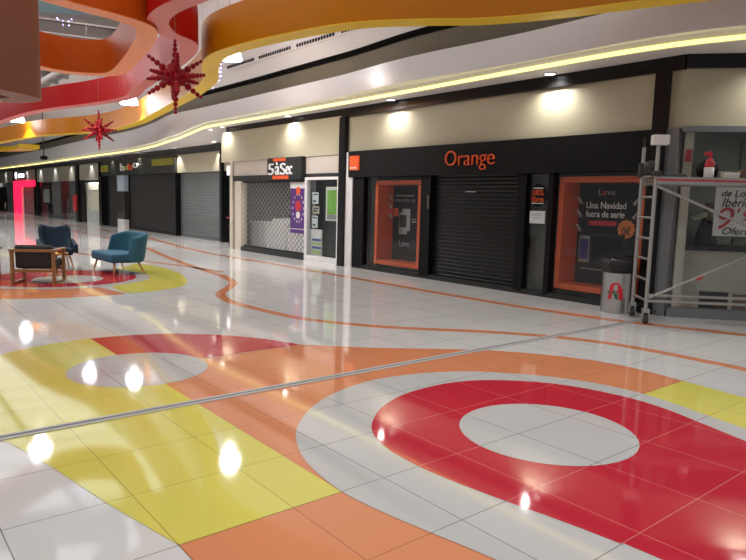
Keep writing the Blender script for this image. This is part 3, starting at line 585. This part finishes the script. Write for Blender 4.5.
# bright empty shop
d_ = MB(); d_.box(-35.6, -31.75, YL + 0.24, YL + 0.3, 0, 2.4); struct('wall_empty_shop', d_, P('warm_white_glow', (214, 206, 188), 0.6, emit=0.35, ecol=(200, 190, 165)))  # back wall glows in place of the shop's interior lighting
area_light('shop_interior_light', (-33.4, YL + 0.15, 2.25), 2.6, 0.14, 30, (1, 0.96, 0.88))
d_ = MB(); d_.box(-34.9, -31.75, YL + 0.02, YL + 0.1, 2.2, 2.34); d_.box(-35.6, -34.7, YL, YL + 0.1, 0, 2.34); df = struct('door_1', d_, m_black)
part('glass', MB().box(-34.7, -31.75, YL + 0.05, YL + 0.06, 0.0, 2.2), m_glass, df)
single('low_counter', MB().box(-34.6, -31.8, YL + 0.10, YL + 0.22, 0, 0.62).box(-34.6, -31.8, YL + 0.08, YL + 0.23, 0.62, 0.72), m_white, 'low white counter inside the bright empty shop', 'counter')
single('shop_shelf', MB().box(-34.6, -31.8, YL + 0.12, YL + 0.23, 1.75, 1.82).box(-34.6, -34.5, YL + 0.12, YL + 0.23, 0.72, 1.75), m_white, 'white shelf across the bright empty shop', 'shelf')
ex = thing('fire_hose', 'red fire hose cabinet on the black upright left of the bright shop', 'fire cabinet', (-36.0, YL - 0.15, 0.55)); part('cabinet', MB().box(-36.25, -35.75, YL - 0.22, YL - 0.1, 0.55, 1.5), m_redp, ex, bevel=0.02); part('valve', MB().tube((-36.0, YL - 0.25, 0.6), (-36.0, YL - 0.15, 0.6), 0.08), m_steel, ex)
g = MB(); g.box(-46.0, -42.1, YL + 0.55, YL + 0.6, 0, 2.4); g.box(-40.0, -36.1, YL + 0.55, YL + 0.6, 0, 2.4); struct('wall_windows', g, P('window_back_glow', (120, 124, 122), 0.6, emit=0.12, ecol=(120, 126, 126), var=0.3, scale=2))  # faint glow put into the back walls for a lit interior
g = MB(); g.box(-40.0, -36.3, YL + 0.05, YL + 0.06, 0.05, 2.32); struct('window_4', g, m_glass)
ra = thing('display_rail', 'white metal display rail in the far window beside the red cabinet', 'display rail', (-38, YL + 0.4, 0))
rr = MB()
for z in (0.3, 1.05, 1.25): rr.tube((-39.6, YL + 0.35, z), (-36.5, YL + 0.35, z), 0.03)
part('bars', rr, m_alu, ra)
for x in (-39.6, -38.1, -36.5): part('post', MB().tube((x, YL + 0.35, 0), (x, YL + 0.35, 2.0 if x == -38.1 else 1.25), 0.035), m_alu, ra)
shutter('narrow grey far shutter left of the display rail', -42.0, -40.1, YL + 0.08, 2.3, m_shutg, 0.1)
g = MB(); g.box(-46.0, -42.1, YL + 0.05, YL + 0.06, 0.05, 2.32); struct('window_5', g, m_glass)
po = thing('poster', 'grey poster in the far window right of the red doorway', 'poster', (-44.4, YL + 0.3, 0.9)); part('frame', MB().box(-45.9, -42.9, YL + 0.3, YL + 0.34, 0.85, 2.0), m_dgrey, po); part('stand', MB().box(-44.6, -44.2, YL + 0.3, YL + 0.6, 0, 0.86), m_dgrey, po); part('picture', MB().box(-45.6, -43.9, YL + 0.28, YL + 0.3, 0.95, 1.85), m_posterw, po)
single('wall_sign', MB().box(-45.8, -43.2, YL + 0.2, YL + 0.28, 2.05, 2.25), m_blackm, 'dark sign board above the grey poster in the far window', 'sign')
rp = thing('red_doorway', 'glowing red lit doorway frame at the far left', 'doorway', (-50, YL, 0))
fm = MB(); fm.box(-53.5, -52.3, YL - 0.12, YL + 0.3, 0, 2.42); fm.box(-52.3, -46.3, YL - 0.12, YL + 0.3, 2.02, 2.42); part('frame', fm, m_redled, rp); part('side_post', MB().box(-46.6, -46.3, YL - 0.12, YL + 0.3, 0, 2.02), m_black, rp)
part('inner_panel', MB().box(-52.3, -51.2, YL + 0.2, YL + 0.25, 0, 2.02), m_posterw, rp)
shutter('grey shutter inside the red lit doorway', -51.15, -46.7, YL + 0.2, 2.02, m_shutg, 0.1)
ls = thing('lit_sign', 'bluish white lit sign above the red doorway', 'sign', (-50, YL - 0.1, 2.65)); part('case', MB().box(-53.0, -49.2, YL - 0.1, YL, 2.62, 3.05), m_dgrey, ls); part('face', MB().box(-51.6, -49.6, YL - 0.12, YL - 0.1, 2.68, 2.95).box(-52.7, -52.2, YL - 0.12, YL - 0.1, 2.62, 3.05), m_signw, ls)
shutter('grey far shutter left of the red doorway', -57.0, -53.9, YL + 0.08, 2.3, m_shutg, 0.1)
dd = MB(); dd.box(-62, -57.2, YL + 0.0, YL + 0.1, 0, 2.0); d1 = struct('door_2', dd, m_blackm); part('handle', MB().box(-57.9, -57.6, YL - 0.03, YL, 0.2, 0.7), m_ecru, d1)

# ================================================================== corner shop on the right
m_so = P('shop_olive', (112, 114, 102), 0.7)
struct('wall_right', MB(MR).box(1.45, 4.2, 1.9, 2.0, 0, 2.9), m_so); struct('ceiling_5', MB(MR).poly_xy([(0.02, 0.15), (4.2, 0.15), (4.2, 2.0), (1.5, 2.0)], 2.74, 2.8), m_so); struct('wall_side', MB().box(-1.42, -1.38, YR + 0.14, 10.7, 0, 2.8), m_so)
area_light('shop_interior_light', (0.3, 10.6, 2.7), 1.0, 0.5, 10, (1, 0.97, 0.9), (0, 0, A40))
s = MB(); s.box(-1.44, -1.26, YR - 0.04, YR + 0.12, 0, 2.72)
s.M = MR; s.box(0.0, 4.2, -0.04, 0.06, 2.66, 2.74); s.box(-0.02, 4.2, -0.06, 0.08, 0.0, 0.14); s.box(4.1, 4.2, -0.04, 0.06, 0.1, 2.7); wr = struct('window_6', s, m_jamb)
g = MB(MR); g.box(0.06, 0.325, 0.0, 0.01, 0.14, 2.66); g.box(0.335, 4.1, 0.0, 0.01, 0.14, 2.66); part('glass', g, m_glass, wr)
s = MB(MR); s.box(0.07, 0.19, 0.06, 0.2, 0.14, 2.66); part('mullion', s, m_ecru, wr, label='pale inner post')
ct = thing('shop_counter', 'pale shop counter with a dark top behind the corner shop glass', 'counter', tuple(MR @ Vector((1.2, 0.7, 0))))
part('front', MB(MR).box(0.2, 2.6, 0.45, 0.5, 0.0, 0.96), m_ecru, ct); part('top', MB(MR).poly_xy([(0.20, 0.4), (2.65, 0.4), (2.65, 1.1), (0.80, 1.1)], 0.96, 1.03), m_dgrey, ct); part('side', MB(MR).poly_xy([(0.25, 0.5), (0.29, 0.5), (0.78, 1.08), (0.74, 1.08)], 0, 0.96), m_ecru, ct)
dvs = part('drawer_panel', MB(MR).box(0.55, 0.95, 0.42, 0.45, 0.08, 0.34), m_dgrey, ct); part('drawer_panel', MB(MR).box(1.02, 1.2, 0.42, 0.45, 0.08, 0.32), m_crate, ct)
sl_ = thing('meat_slicer', 'dark rounded meat slicer with pale blades on the corner shop counter', 'slicer', tuple(MR @ Vector((0.48, 0.7, 1.03))))
part('base', MB(MR).lathe([(0.17, 0.0), (0.17, 0.08), (0.13, 0.2), (0.09, 0.34), (0.05, 0.42)], (0.63, 0.66, 1.03), 18), m_dgrey, sl_, smooth=True)
part('blade', MB(MR @ Matrix.Translation((0.65, 0.54, 1.50)) @ Matrix.Rotation(R2(12), 4, 'Y')).poly_xz([(-0.26, -0.10), (-0.04, 0.05), (0.04, 0.05), (0.24, -0.10), (0.16, -0.14), (0.0, -0.02), (-0.2, -0.15)], 0, 0.06), m_ecru, sl_, label='pale two armed blade guard')
part('head', MB(MR).box(0.59, 0.69, 0.54, 0.66, 1.4, 1.68).box(0.69, 0.81, 0.55, 0.65, 1.62, 1.66), m_crate, sl_, bevel=0.01)
po = thing('price_poster', 'white price poster with black script and a big red nine in the corner shop window', 'poster', tuple(MR @ Vector((1.0, 0.1, 1.2))))
part('sheet', MB(MR).box(0.55, 1.75, 0.09, 0.10, 1.20, 2.12), m_posterw, po)
part('lettering', text_mb([('de Lomo', 0.63, 1.12, 1.765, 1.86), ('Ibérico', 0.645, 1.10, 1.62, 1.745), ('Oferta', 0.68, 1.08, 1.225, 1.325)], y=0.09, depth=0.006, M=MR, shear=0.3), m_blackm, po)
part('price', text_mb([('9', 0.61, 0.82, 1.30, 1.61), ("'", 0.855, 0.895, 1.54, 1.60), ('95', 0.935, 1.15, 1.42, 1.57)], y=0.09, depth=0.008, M=MR, shear=0.2), m_redp, po, label='red price')
hs = single('hanging_sleeve', MB(MR).box(0.09, 0.17, 0.04, 0.055, 2.25, 2.42), m_redp, 'small red tag on the pale post of the corner shop window', 'tag')

# ================================================================== scaffold tower
P1 = (-1.10, 7.30); WD = (-math.sin(A40), math.cos(A40)); L45 = R2(45)
MS = Matrix.Translation((P1[0], P1[1], 0)) @ Matrix.Rotation(L45, 4, 'Z')      # local x along the platform, y across to the shop
sc = thing('scaffold_tower', 'aluminium scaffold tower with a platform and red toe board beside the litter bin', 'scaffold', (P1[0], P1[1], 0))
BW = 0.60; LN = 2.3
for lx in (0, LN):
    fr = MB(MS)
    fr.tube((lx, 0, 0.2), (lx, 0, 2.42), 0.026); fr.tube((lx, BW, 0.2), (lx, BW, 2.42), 0.026)
    lf = part('ladder_frame', fr, m_alu, sc)
    for k in range(7):
        part('rung', MB(MS).tube((lx, 0, 0.32 + 0.28 * k), (lx, BW, 0.32 + 0.28 * k), 0.017), m_alu, lf)
    for yy in (0, BW):
        part('spigot', MB(MS).tube((lx, yy, 2.42), (lx, yy, 2.56), 0.017), m_dgrey, lf)
        cs_ = part('castor', MB(MS).tube((lx - 0.025, yy, 0.075), (lx + 0.025, yy, 0.075), 0.07, n=18), m_rubber, sc)
        part('fork', MB(MS).box(lx - 0.045, lx - 0.03, yy - 0.03, yy + 0.03, 0.06, 0.2).box(lx + 0.03, lx + 0.045, yy - 0.03, yy + 0.03, 0.06, 0.2).box(lx - 0.045, lx + 0.045, yy - 0.035, yy + 0.035, 0.155, 0.21), m_alu, cs_)
        part('brake_lever', MB(MS).box(lx + 0.0, lx + 0.14, yy - 0.015, yy + 0.015, 0.17, 0.185), m_dgrey, cs_)
part('deck', MB(MS).box(0.03, LN - 0.03, 0.06, BW - 0.06, 1.93, 1.96), P('plywood', (120, 96, 72), 0.7, var=0.2), sc)
part('deck_beam', MB(MS).box(0.0, LN, -0.035, 0.035, 1.89, 1.99), m_alu, sc); part('deck_beam', MB(MS).box(0.0, LN, BW - 0.035, BW + 0.035, 1.89, 1.99), m_alu, sc)
part('red_stripe', MB(MS).box(0.0, LN, -0.039, -0.035, 1.935, 1.958), m_redp, sc, label='red stripe along the deck beam')
part('brace', MB(MS).tube((0.02, -0.03, 1.86), (LN - 0.1, -0.03, 0.95), 0.02), m_alu, sc, label='upper diagonal brace'); br = part('brace', MB(MS).tube((0.02, -0.03, 0.36), (LN - 0.1, -0.03, 1.45), 0.02), m_alu, sc, label='lower diagonal brace')
part('tape_band', MB(MS).tube((0.60, -0.03, 0.635), (0.69, -0.03, 0.678), 0.023), m_redp, br)
part('horizontal_bar', MB(MS).tube((0, -0.03, 0.40), (LN, -0.03, 0.40), 0.02), m_alu, sc); part('horizontal_bar', MB(MS).tube((0, -0.035, 0.32), (LN, -0.035, 0.32), 0.02), m_alu, sc)
for y0, y1, z0, z1 in ((-0.06, 0.04, 1.99, 2.06), (BW - 0.05, BW + 0.05, 2.0, 2.2)): part('clamp', MB(MS).box(-0.05, 0.06, y0, y1, z0, z1), m_rubber, sc, bevel=0.01)
part('cable_bundle', MB(MS).ball((0.0, 0.25, 2.12), 0.1, 10, 6), m_rubber, sc, smooth=True)
pk = single('white_box', MB(MS).box(-0.09, 0.12, -0.07, 0.05, 2.40, 2.53), m_posterw, 'white cardboard sleeve on the top of the near scaffold pole', 'box', bevel=0.01)
bt = thing('spray_bottle', 'red spray bottle with a white label standing on the scaffold deck', 'bottle', tuple(MS @ Vector((0.72, 0.14, 1.96))))
part('body', MB(MS).lathe([(0.05, 0.15), (0.058, 0.16), (0.058, 0.22), (0.04, 0.27), (0.018, 0.30), (0.018, 0.33)], (0.72, 0.14, 1.96), 16), m_redp, bt, smooth=True, label='red upper body'); part('paper_label', MB(MS).lathe([(0.055, 0.0), (0.062, 0.005), (0.062, 0.17), (0.05, 0.175)], (0.72, 0.14, 1.96), 16), m_posterw, bt, smooth=True, label='white label'); part('trigger', MB(MS).box(0.70, 0.74, 0.12, 0.16, 2.26, 2.34).box(0.64, 0.72, 0.125, 0.155, 2.29, 2.33), m_redp, bt, label='red spray head', bevel=0.006)
sk = MB(MS).ball((0.80, 0.40, 2.11), 0.15, 12, 8, 0.95); single('backpack', sk, m_blackm, 'black sack on the scaffold deck behind the spray bottle', 'bag', smooth=True)
sk = MB(MS); sk.hexa([(0.1, 0.12, 1.96), (0.48, 0.12, 1.96), (0.48, 0.4, 1.96), (0.1, 0.4, 1.96)], [(0.14, 0.15, 2.02), (0.44, 0.15, 2.05), (0.44, 0.36, 2.05), (0.14, 0.36, 2.02)]); single('tool_pouch', sk, m_rubber, 'flat black tool pouch on the scaffold deck beside the ladder frame', 'tool pouch', bevel=0.02)
cr_ = thing('carton', 'brown carton on the scaffold deck at the right edge of the picture', 'box', tuple(MS @ Vector((1.35, 0.2, 1.96)))); part('body', MB(MS).box(1.12, 1.6, 0.1, 0.4, 1.96, 2.1), m_crate, cr_, bevel=0.006); part('print', text_mb([('n', 1.22, 1.27, 2.01, 2.06)], y=0.1, depth=0.004, M=MS), m_blackm, cr_)
single('paper_stack', MB(MS).box(0.92, 1.1, 0.1, 0.35, 1.96, 2.05).box(0.94, 1.12, 0.12, 0.36, 2.05, 2.07), m_posterw, 'white stack of paper on the scaffold deck left of the carton', 'paper')

# ================================================================== litter bin
BX, BY, BR = -1.88, 7.90, 0.225
bn = thing('litter_bin', 'round brushed steel litter bin with a black bag and a red letter emblem', 'bin', (BX, BY, 0))
part('drum', MB().lathe([(BR - 0.01, 0.0), (BR, 0.01), (BR, 0.6), (BR - 0.012, 0.605), (BR - 0.012, 0.55), (0.01, 0.55)], (BX, BY, 0), 40), m_steel, bn, smooth=False)
bg = MB(); prof = [(BR - 0.02, 0.60), (BR + 0.012, 0.615), (BR + 0.03, 0.66), (BR + 0.035, 0.76), (BR + 0.02, 0.81), (BR - 0.03, 0.82), (0.1, 0.79), (0.01, 0.78)]; n = 30; rings = []
for r_, z in prof: rings.append([bg.v((BX + r_ * (1 + 0.05 * math.sin(5 * k) * (z > 0.6)) * math.cos(2 * math.pi * k / n), BY + r_ * (1 + 0.05 * math.sin(5 * k)) * math.sin(2 * math.pi * k / n), z + 0.018 * math.sin(3.1 * k) * (z > 0.7))) for k in range(n)])
for A, B in zip(rings, rings[1:]):
    for k in range(n): bg.f([A[k], A[(k + 1) % n], B[(k + 1) % n], B[k]])
part('bag', bg, m_bag, bn, smooth=True)
# emblem wraps the drum, facing the hall
def on_drum(u, z, d=0.004):
    a = math.atan2(-1.0696 - BY, 3.2225 - BX) - R2(4) + u / BR
    return (BX + (BR + d) * math.cos(a), BY + (BR + d) * math.sin(a), z)
def decal(polys, d):
    mb = MB()
    for pts in polys:
        f0 = [mb.v(on_drum(u, z, d)) for u, z in pts]; f1 = [mb.v(on_drum(u, z, 0.0)) for u, z in pts]; mb.f(f0); mb.f(f1[::-1])
        for i in range(len(pts)): mb.f([f0[i], f0[(i + 1) % len(pts)], f1[(i + 1) % len(pts)], f1[i]])
    return mb
part('emblem', decal([[(-0.115, 0.21), (-0.06, 0.21), (-0.03, 0.42), (-0.06, 0.44), (-0.085, 0.42)], [(-0.06, 0.44), (-0.03, 0.42), (0.02, 0.44), (0.05, 0.44), (0.03, 0.46), (-0.04, 0.46)], [(0.02, 0.44), (0.045, 0.21), (0.105, 0.21), (0.09, 0.38), (0.05, 0.44)], [(0.0, 0.34), (0.01, 0.31), (0.08, 0.33), (0.08, 0.37)]], 0.004), m_logor, bn, label='red letter emblem')
part('emblem_leaf', decal([[(-0.12, 0.30), (-0.06, 0.29), (-0.01, 0.31), (0.0, 0.34), (-0.05, 0.345), (-0.11, 0.33)], [(-0.03, 0.3), (0.0, 0.22), (0.035, 0.21), (0.02, 0.31)]], 0.006), m_logog, bn, label='dark green bird shape in the emblem')

# ================================================================== seats on the island
def legs4(t, spots, mat, r0=0.024, r1=0.013):
    for (x0, y0, z0, x1, y1) in spots: part('leg', MB().tube((x0, y0, z0), (x1, y1, 0.0), r0, r1), mat, t, smooth=True)
# teal two seater, faces -Y locally
so = thing('loveseat', 'teal fabric loveseat with a curved back and splayed wooden legs', 'sofa', (-10.08, 3.12, 0), world=False, rot=R2(2))
s = MB(); s.poly_xy([(-0.60, -0.32), (0.60, -0.32), (0.63, 0.30), (-0.63, 0.30)], 0.24, 0.42); part('seat', s, m_teal, so, bevel=0.05)
def back_fn(u, v, side):
    a = R2(180 + 10 - 200 * u) if False else None
    # plan: straight back with wings curling forward
    x = -0.66 + 1.32 * u; e = abs(2 * u - 1); y = 0.40 - 0.36 * max(0, e - 0.5) ** 2 / 0.25
    x = x if e < 0.5 else math.copysign(0.33 + 0.33 * math.sin((e - 0.5) / 0.5 * math.pi / 2) ** 0.9, x)
    z = 0.24 + v * (0.58 - 0.09 * max(0, e - 0.6) ** 2 / 0.16)
    y += 0.10 * v
    th = 0.10
    if side: return (x * (1 - 0.0), y, z)
    return (x * (1 - 0.16), y - th * (1 - 0.3 * v), z)
part('backrest', MB().sheet(back_fn, 30, 8), m_teal, so, smooth=True, sub=1)
legs4(so, [(-0.50, -0.22, 0.25, -0.58, -0.27), (0.50, -0.22, 0.25, 0.58, -0.27), (-0.5, 0.24, 0.25, -0.58, 0.34), (0.5, 0.24, 0.25, 0.58, 0.34)], m_woodl)
# navy wing chair
wc = thing('wing_chair', 'dark blue wing chair with a wavy top and thin wooden legs', 'armchair', (-11.25, 2.28, 0), world=False, rot=R2(84))
s = MB(); s.poly_xy([(-0.27, -0.36), (0.27, -0.36), (0.30, 0.22), (-0.30, 0.22)], 0.30, 0.44); part('seat', s, m_navy, wc, bevel=0.05)
def wing_fn(u, v, side):
    x = (-1 + 2 * u); e = abs(x)
    wdt = 0.29 + 0.04 * v
    z = 0.30 + v * (0.58 + 0.045 * (2 * e * e * (1.6 - e * e) - 0.6) - 0.10 * max(0, e - 0.86) / 0.14)
    y = 0.26 + 0.20 * v - 0.20 * e ** 3 * (1 - 0.35 * v) - (0.28 * e ** 4 * max(0, 1 - v * 1.9))
    if side: return (x * wdt, y, z)
    return (x * (wdt - 0.05), y - 0.09 * (1 - 0.3 * v), z)
part('backrest', MB().sheet(wing_fn, 24, 10), m_navy, wc, smooth=True, sub=1)
for sx in (-1, 1):
    part('armrest', MB().sheet(lambda u, v, side, sx=sx: (sx * (0.29 + (0.07 if side else 0.0)), -0.34 + 0.55 * u, 0.34 + v * (0.17 + 0.10 * u)), 8, 4), m_navy, wc, smooth=True, bevel=0.02)
legs4(wc, [(-0.2, -0.24, 0.31, -0.27, -0.30), (0.2, -0.24, 0.31, 0.27, -0.30), (-0.2, 0.18, 0.31, -0.25, 0.28), (0.2, 0.18, 0.31, 0.25, 0.28)], m_woodl, 0.02, 0.011)
# charcoal wooden armchairs (seen from behind), local facing -Y
def wood_chair():
    t = thing('armchair', '', 'armchair', (0, 0, 0), 'charcoal wooden armchairs on the island', world=False)
    hw = 0.33
    for sx in (-1, 1):
        x0, x1 = (sx * hw - 0.025, sx * hw + 0.025)
        part('leg', MB().box(x0, x1, 0.22, 0.28, 0.0, 0.60), m_wood, t, bevel=0.004); part('leg', MB().box(x0, x1, -0.33, -0.27, 0.0, 0.56), m_wood, t, bevel=0.004)
        part('armrest', MB().box(x0 - 0.01, x1 + 0.01, -0.36, 0.30, 0.56, 0.60), m_wood, t, bevel=0.006)
        part('skid', MB().box(x0, x1, -0.27, 0.22, 0.0, 0.04), m_wood, t, bevel=0.004)
    part('rail', MB().box(-hw, hw, 0.235, 0.275, 0.21, 0.26), m_wood, t, bevel=0.004); part('rail', MB().box(-hw, hw, 0.235, 0.275, 0.555, 0.60), m_wood, t, bevel=0.004); part('rail', MB().box(-hw, hw, -0.32, -0.28, 0.21, 0.26), m_wood, t, bevel=0.004)
    part('seat_cushion', MB().box(-hw + 0.03, hw - 0.03, -0.34, 0.14, 0.26, 0.42), m_char, t, bevel=0.04)
    part('back_cushion', MB().hexa([(-hw + 0.035, 0.08, 0.27), (hw - 0.035, 0.08, 0.27), (hw - 0.035, 0.225, 0.27), (-hw + 0.035, 0.225, 0.27)], [(-hw + 0.035, 0.12, 0.67), (hw - 0.035, 0.12, 0.67), (hw - 0.035, 0.25, 0.67), (-hw + 0.035, 0.25, 0.67)]), m_char, t, bevel=0.04)
    return t
ac = wood_chair(); ac.location = (-9.05, 1.46, 0); ac.rotation_euler = (0, 0, R2(150 + 90)); ac['label'] = 'charcoal armchair with oak frame seen from behind, in front of the dark blue wing chair'
ac2 = copy_tree(ac); ac2.location = (-9.95, 0.62, 0); ac2.rotation_euler = (0, 0, R2(185)); ac2['label'] = 'charcoal armchair with an oak frame cut off by the left edge of the picture'
tbl = thing('side_table', 'small round table with a brass top between the armchair and the wing chair', 'table', (-10.1, 2.0, 0), world=False)
part('tabletop', MB().lathe([(0.2, 0.40), (0.21, 0.41), (0.21, 0.425), (0.2, 0.43)], n=28), P('brass', (190, 150, 70), 0.35, metal=0.7), tbl); part('pedestal', MB().lathe([(0.12, 0.0), (0.12, 0.012), (0.02, 0.03), (0.02, 0.40)], n=20), m_wood, tbl)
cp = single('cup', MB().lathe([(0.03, 0.0), (0.04, 0.09), (0.036, 0.09), (0.026, 0.01)], (-10.02, 2.04, 0.43), 16), m_redp, 'small red cup on the round side table', 'cup', smooth=True)

# ================================================================== decorations
def star_proto():
    t = thing('star_ornament', '', 'star ornament', (0, 0, 0), 'red beaded star ornaments', world=False)
    c = MB()
    for k in range(26):
        v = Vector((random.uniform(-1, 1), random.uniform(-1, 1), random.uniform(-1, 1))).normalized() * random.uniform(0.02, 0.14); c.ball(v, random.uniform(0.05, 0.08), 8, 6)
    part('core', c, m_rbead, t, smooth=True)
    dirs = [Vector(d).normalized() for d in ((1, 0, 0), (-1, 0, 0), (0, 1, 0), (0, -1, 0), (0, 0, 1), (0, 0, -1), (1, 1, 1), (-1, 1, 1), (1, -1, 1), (-1, -1, 1), (1, 1, -1), (-1, 1, -1), (1, -1, -1), (-1, -1, -1))]
    for i, d in enumerate(dirs):
        L_ = 0.50 if i < 6 else 0.46; s_ = MB(); q = 0.1; k = 0
        while q < L_:
            rr_ = 0.072 * (1 - 0.70 * q / L_); s_.ball(d * q, rr_, 8, 6); q += rr_ * 1.75
        s_.tube(d * 0.05, d * L_, 0.008, 0.003, 6); part('spike', s_, m_rbead, t, smooth=True)
    part('wire', MB().tube((0, 0, 0.4), (0, 0, 3.35), 0.004, n=6), m_steel, t)
    return t
st0 = star_proto(); st0.location = (-5.66, 2.57, 3.2); st0.rotation_euler = (0, 0, R2(28)); st0['label'] = 'large red beaded star hanging in front of the yellow ribbon, nearer of the two'
st1 = copy_tree(st0); st1.location = (-14.3, 4.07, 3.2); st1.rotation_euler = (0, 0, R2(40)); st1['label'] = 'red beaded star farther away, hanging over the wing chair and the lit doorway'
def lights(label, c, n, sx, sz):
    t = thing('string_lights', label, 'string lights', c, 'blue white light clusters'); w_ = MB(); bl = MB()
    for k in range(n):
        a = 2 * math.pi * k / n; x = c[0] + sx * math.cos(a); y = c[1] + sx * math.sin(a); L_ = sz * random.uniform(0.5, 1)
        w_.tube((x, y, c[2] + 0.5), (x, y, c[2] + 0.5 - L_), 0.003, n=4)
        q = 0.05
        while q < L_: bl.ball((x, y, c[2] + 0.5 - q), 0.013, 6, 4); q += 0.09
    w_.path([(c[0] + sx * math.cos(k * math.pi / 8), c[1] + sx * math.sin(k * math.pi / 8), c[2] + 0.5) for k in range(17)], 0.006, 5); w_.tube((c[0] + sx, c[1], c[2] + 0.5), (c[0] + sx, c[1], 6.5), 0.004, n=4)
    part('wires', w_, m_steel, t); b_ = part('bulbs', bl, m_bulb, t); b_['kind'] = 'stuff'
lights('blue white string light cluster at the end of the yellow ribbon', (-11.25, 5.86, 4.32), 9, 0.11, 0.8)
lights('blue white string light cluster seen through the orange loop', (-12.6, 2.9, 5.2), 8, 0.16, 0.5)
pc = thing('hanging_camera', 'black ceiling camera on a thin rod below the yellow ribbon at the far left', 'camera', (-30.0, 6.0, 3.2))
part('rod', MB().tube((-30.0, 6.18, 3.25), (-30.0, 6.18, 6.62), 0.02), m_dgrey, pc); part('body', MB().lathe([(0.05, 0), (0.16, 0.03), (0.16, 0.16), (0.06, 0.2)], (-30.0, 6.18, 3.1), 16), m_blackm, pc, smooth=True)
gv = thing('air_grille', 'long slotted air grille in the white wall above the olive band', 'grille', (-9.5, 7.5, 5.3))
gm = MB()
for k in range(62):
    x = -14.2 + k * 0.115
    if k % 16 in (14, 15): continue
    gm.box(x, x + 0.045, 7.60, 7.63, 5.235, 5.305)
o_ = part('slots', gm, m_dgrey, gv); part('plate', MB().box(-14.25, -7.0, 7.63, 7.66, 5.19, 5.35), m_soffit, gv)
for o in list(S.objects):
    if '_world' in o: del o['_world']
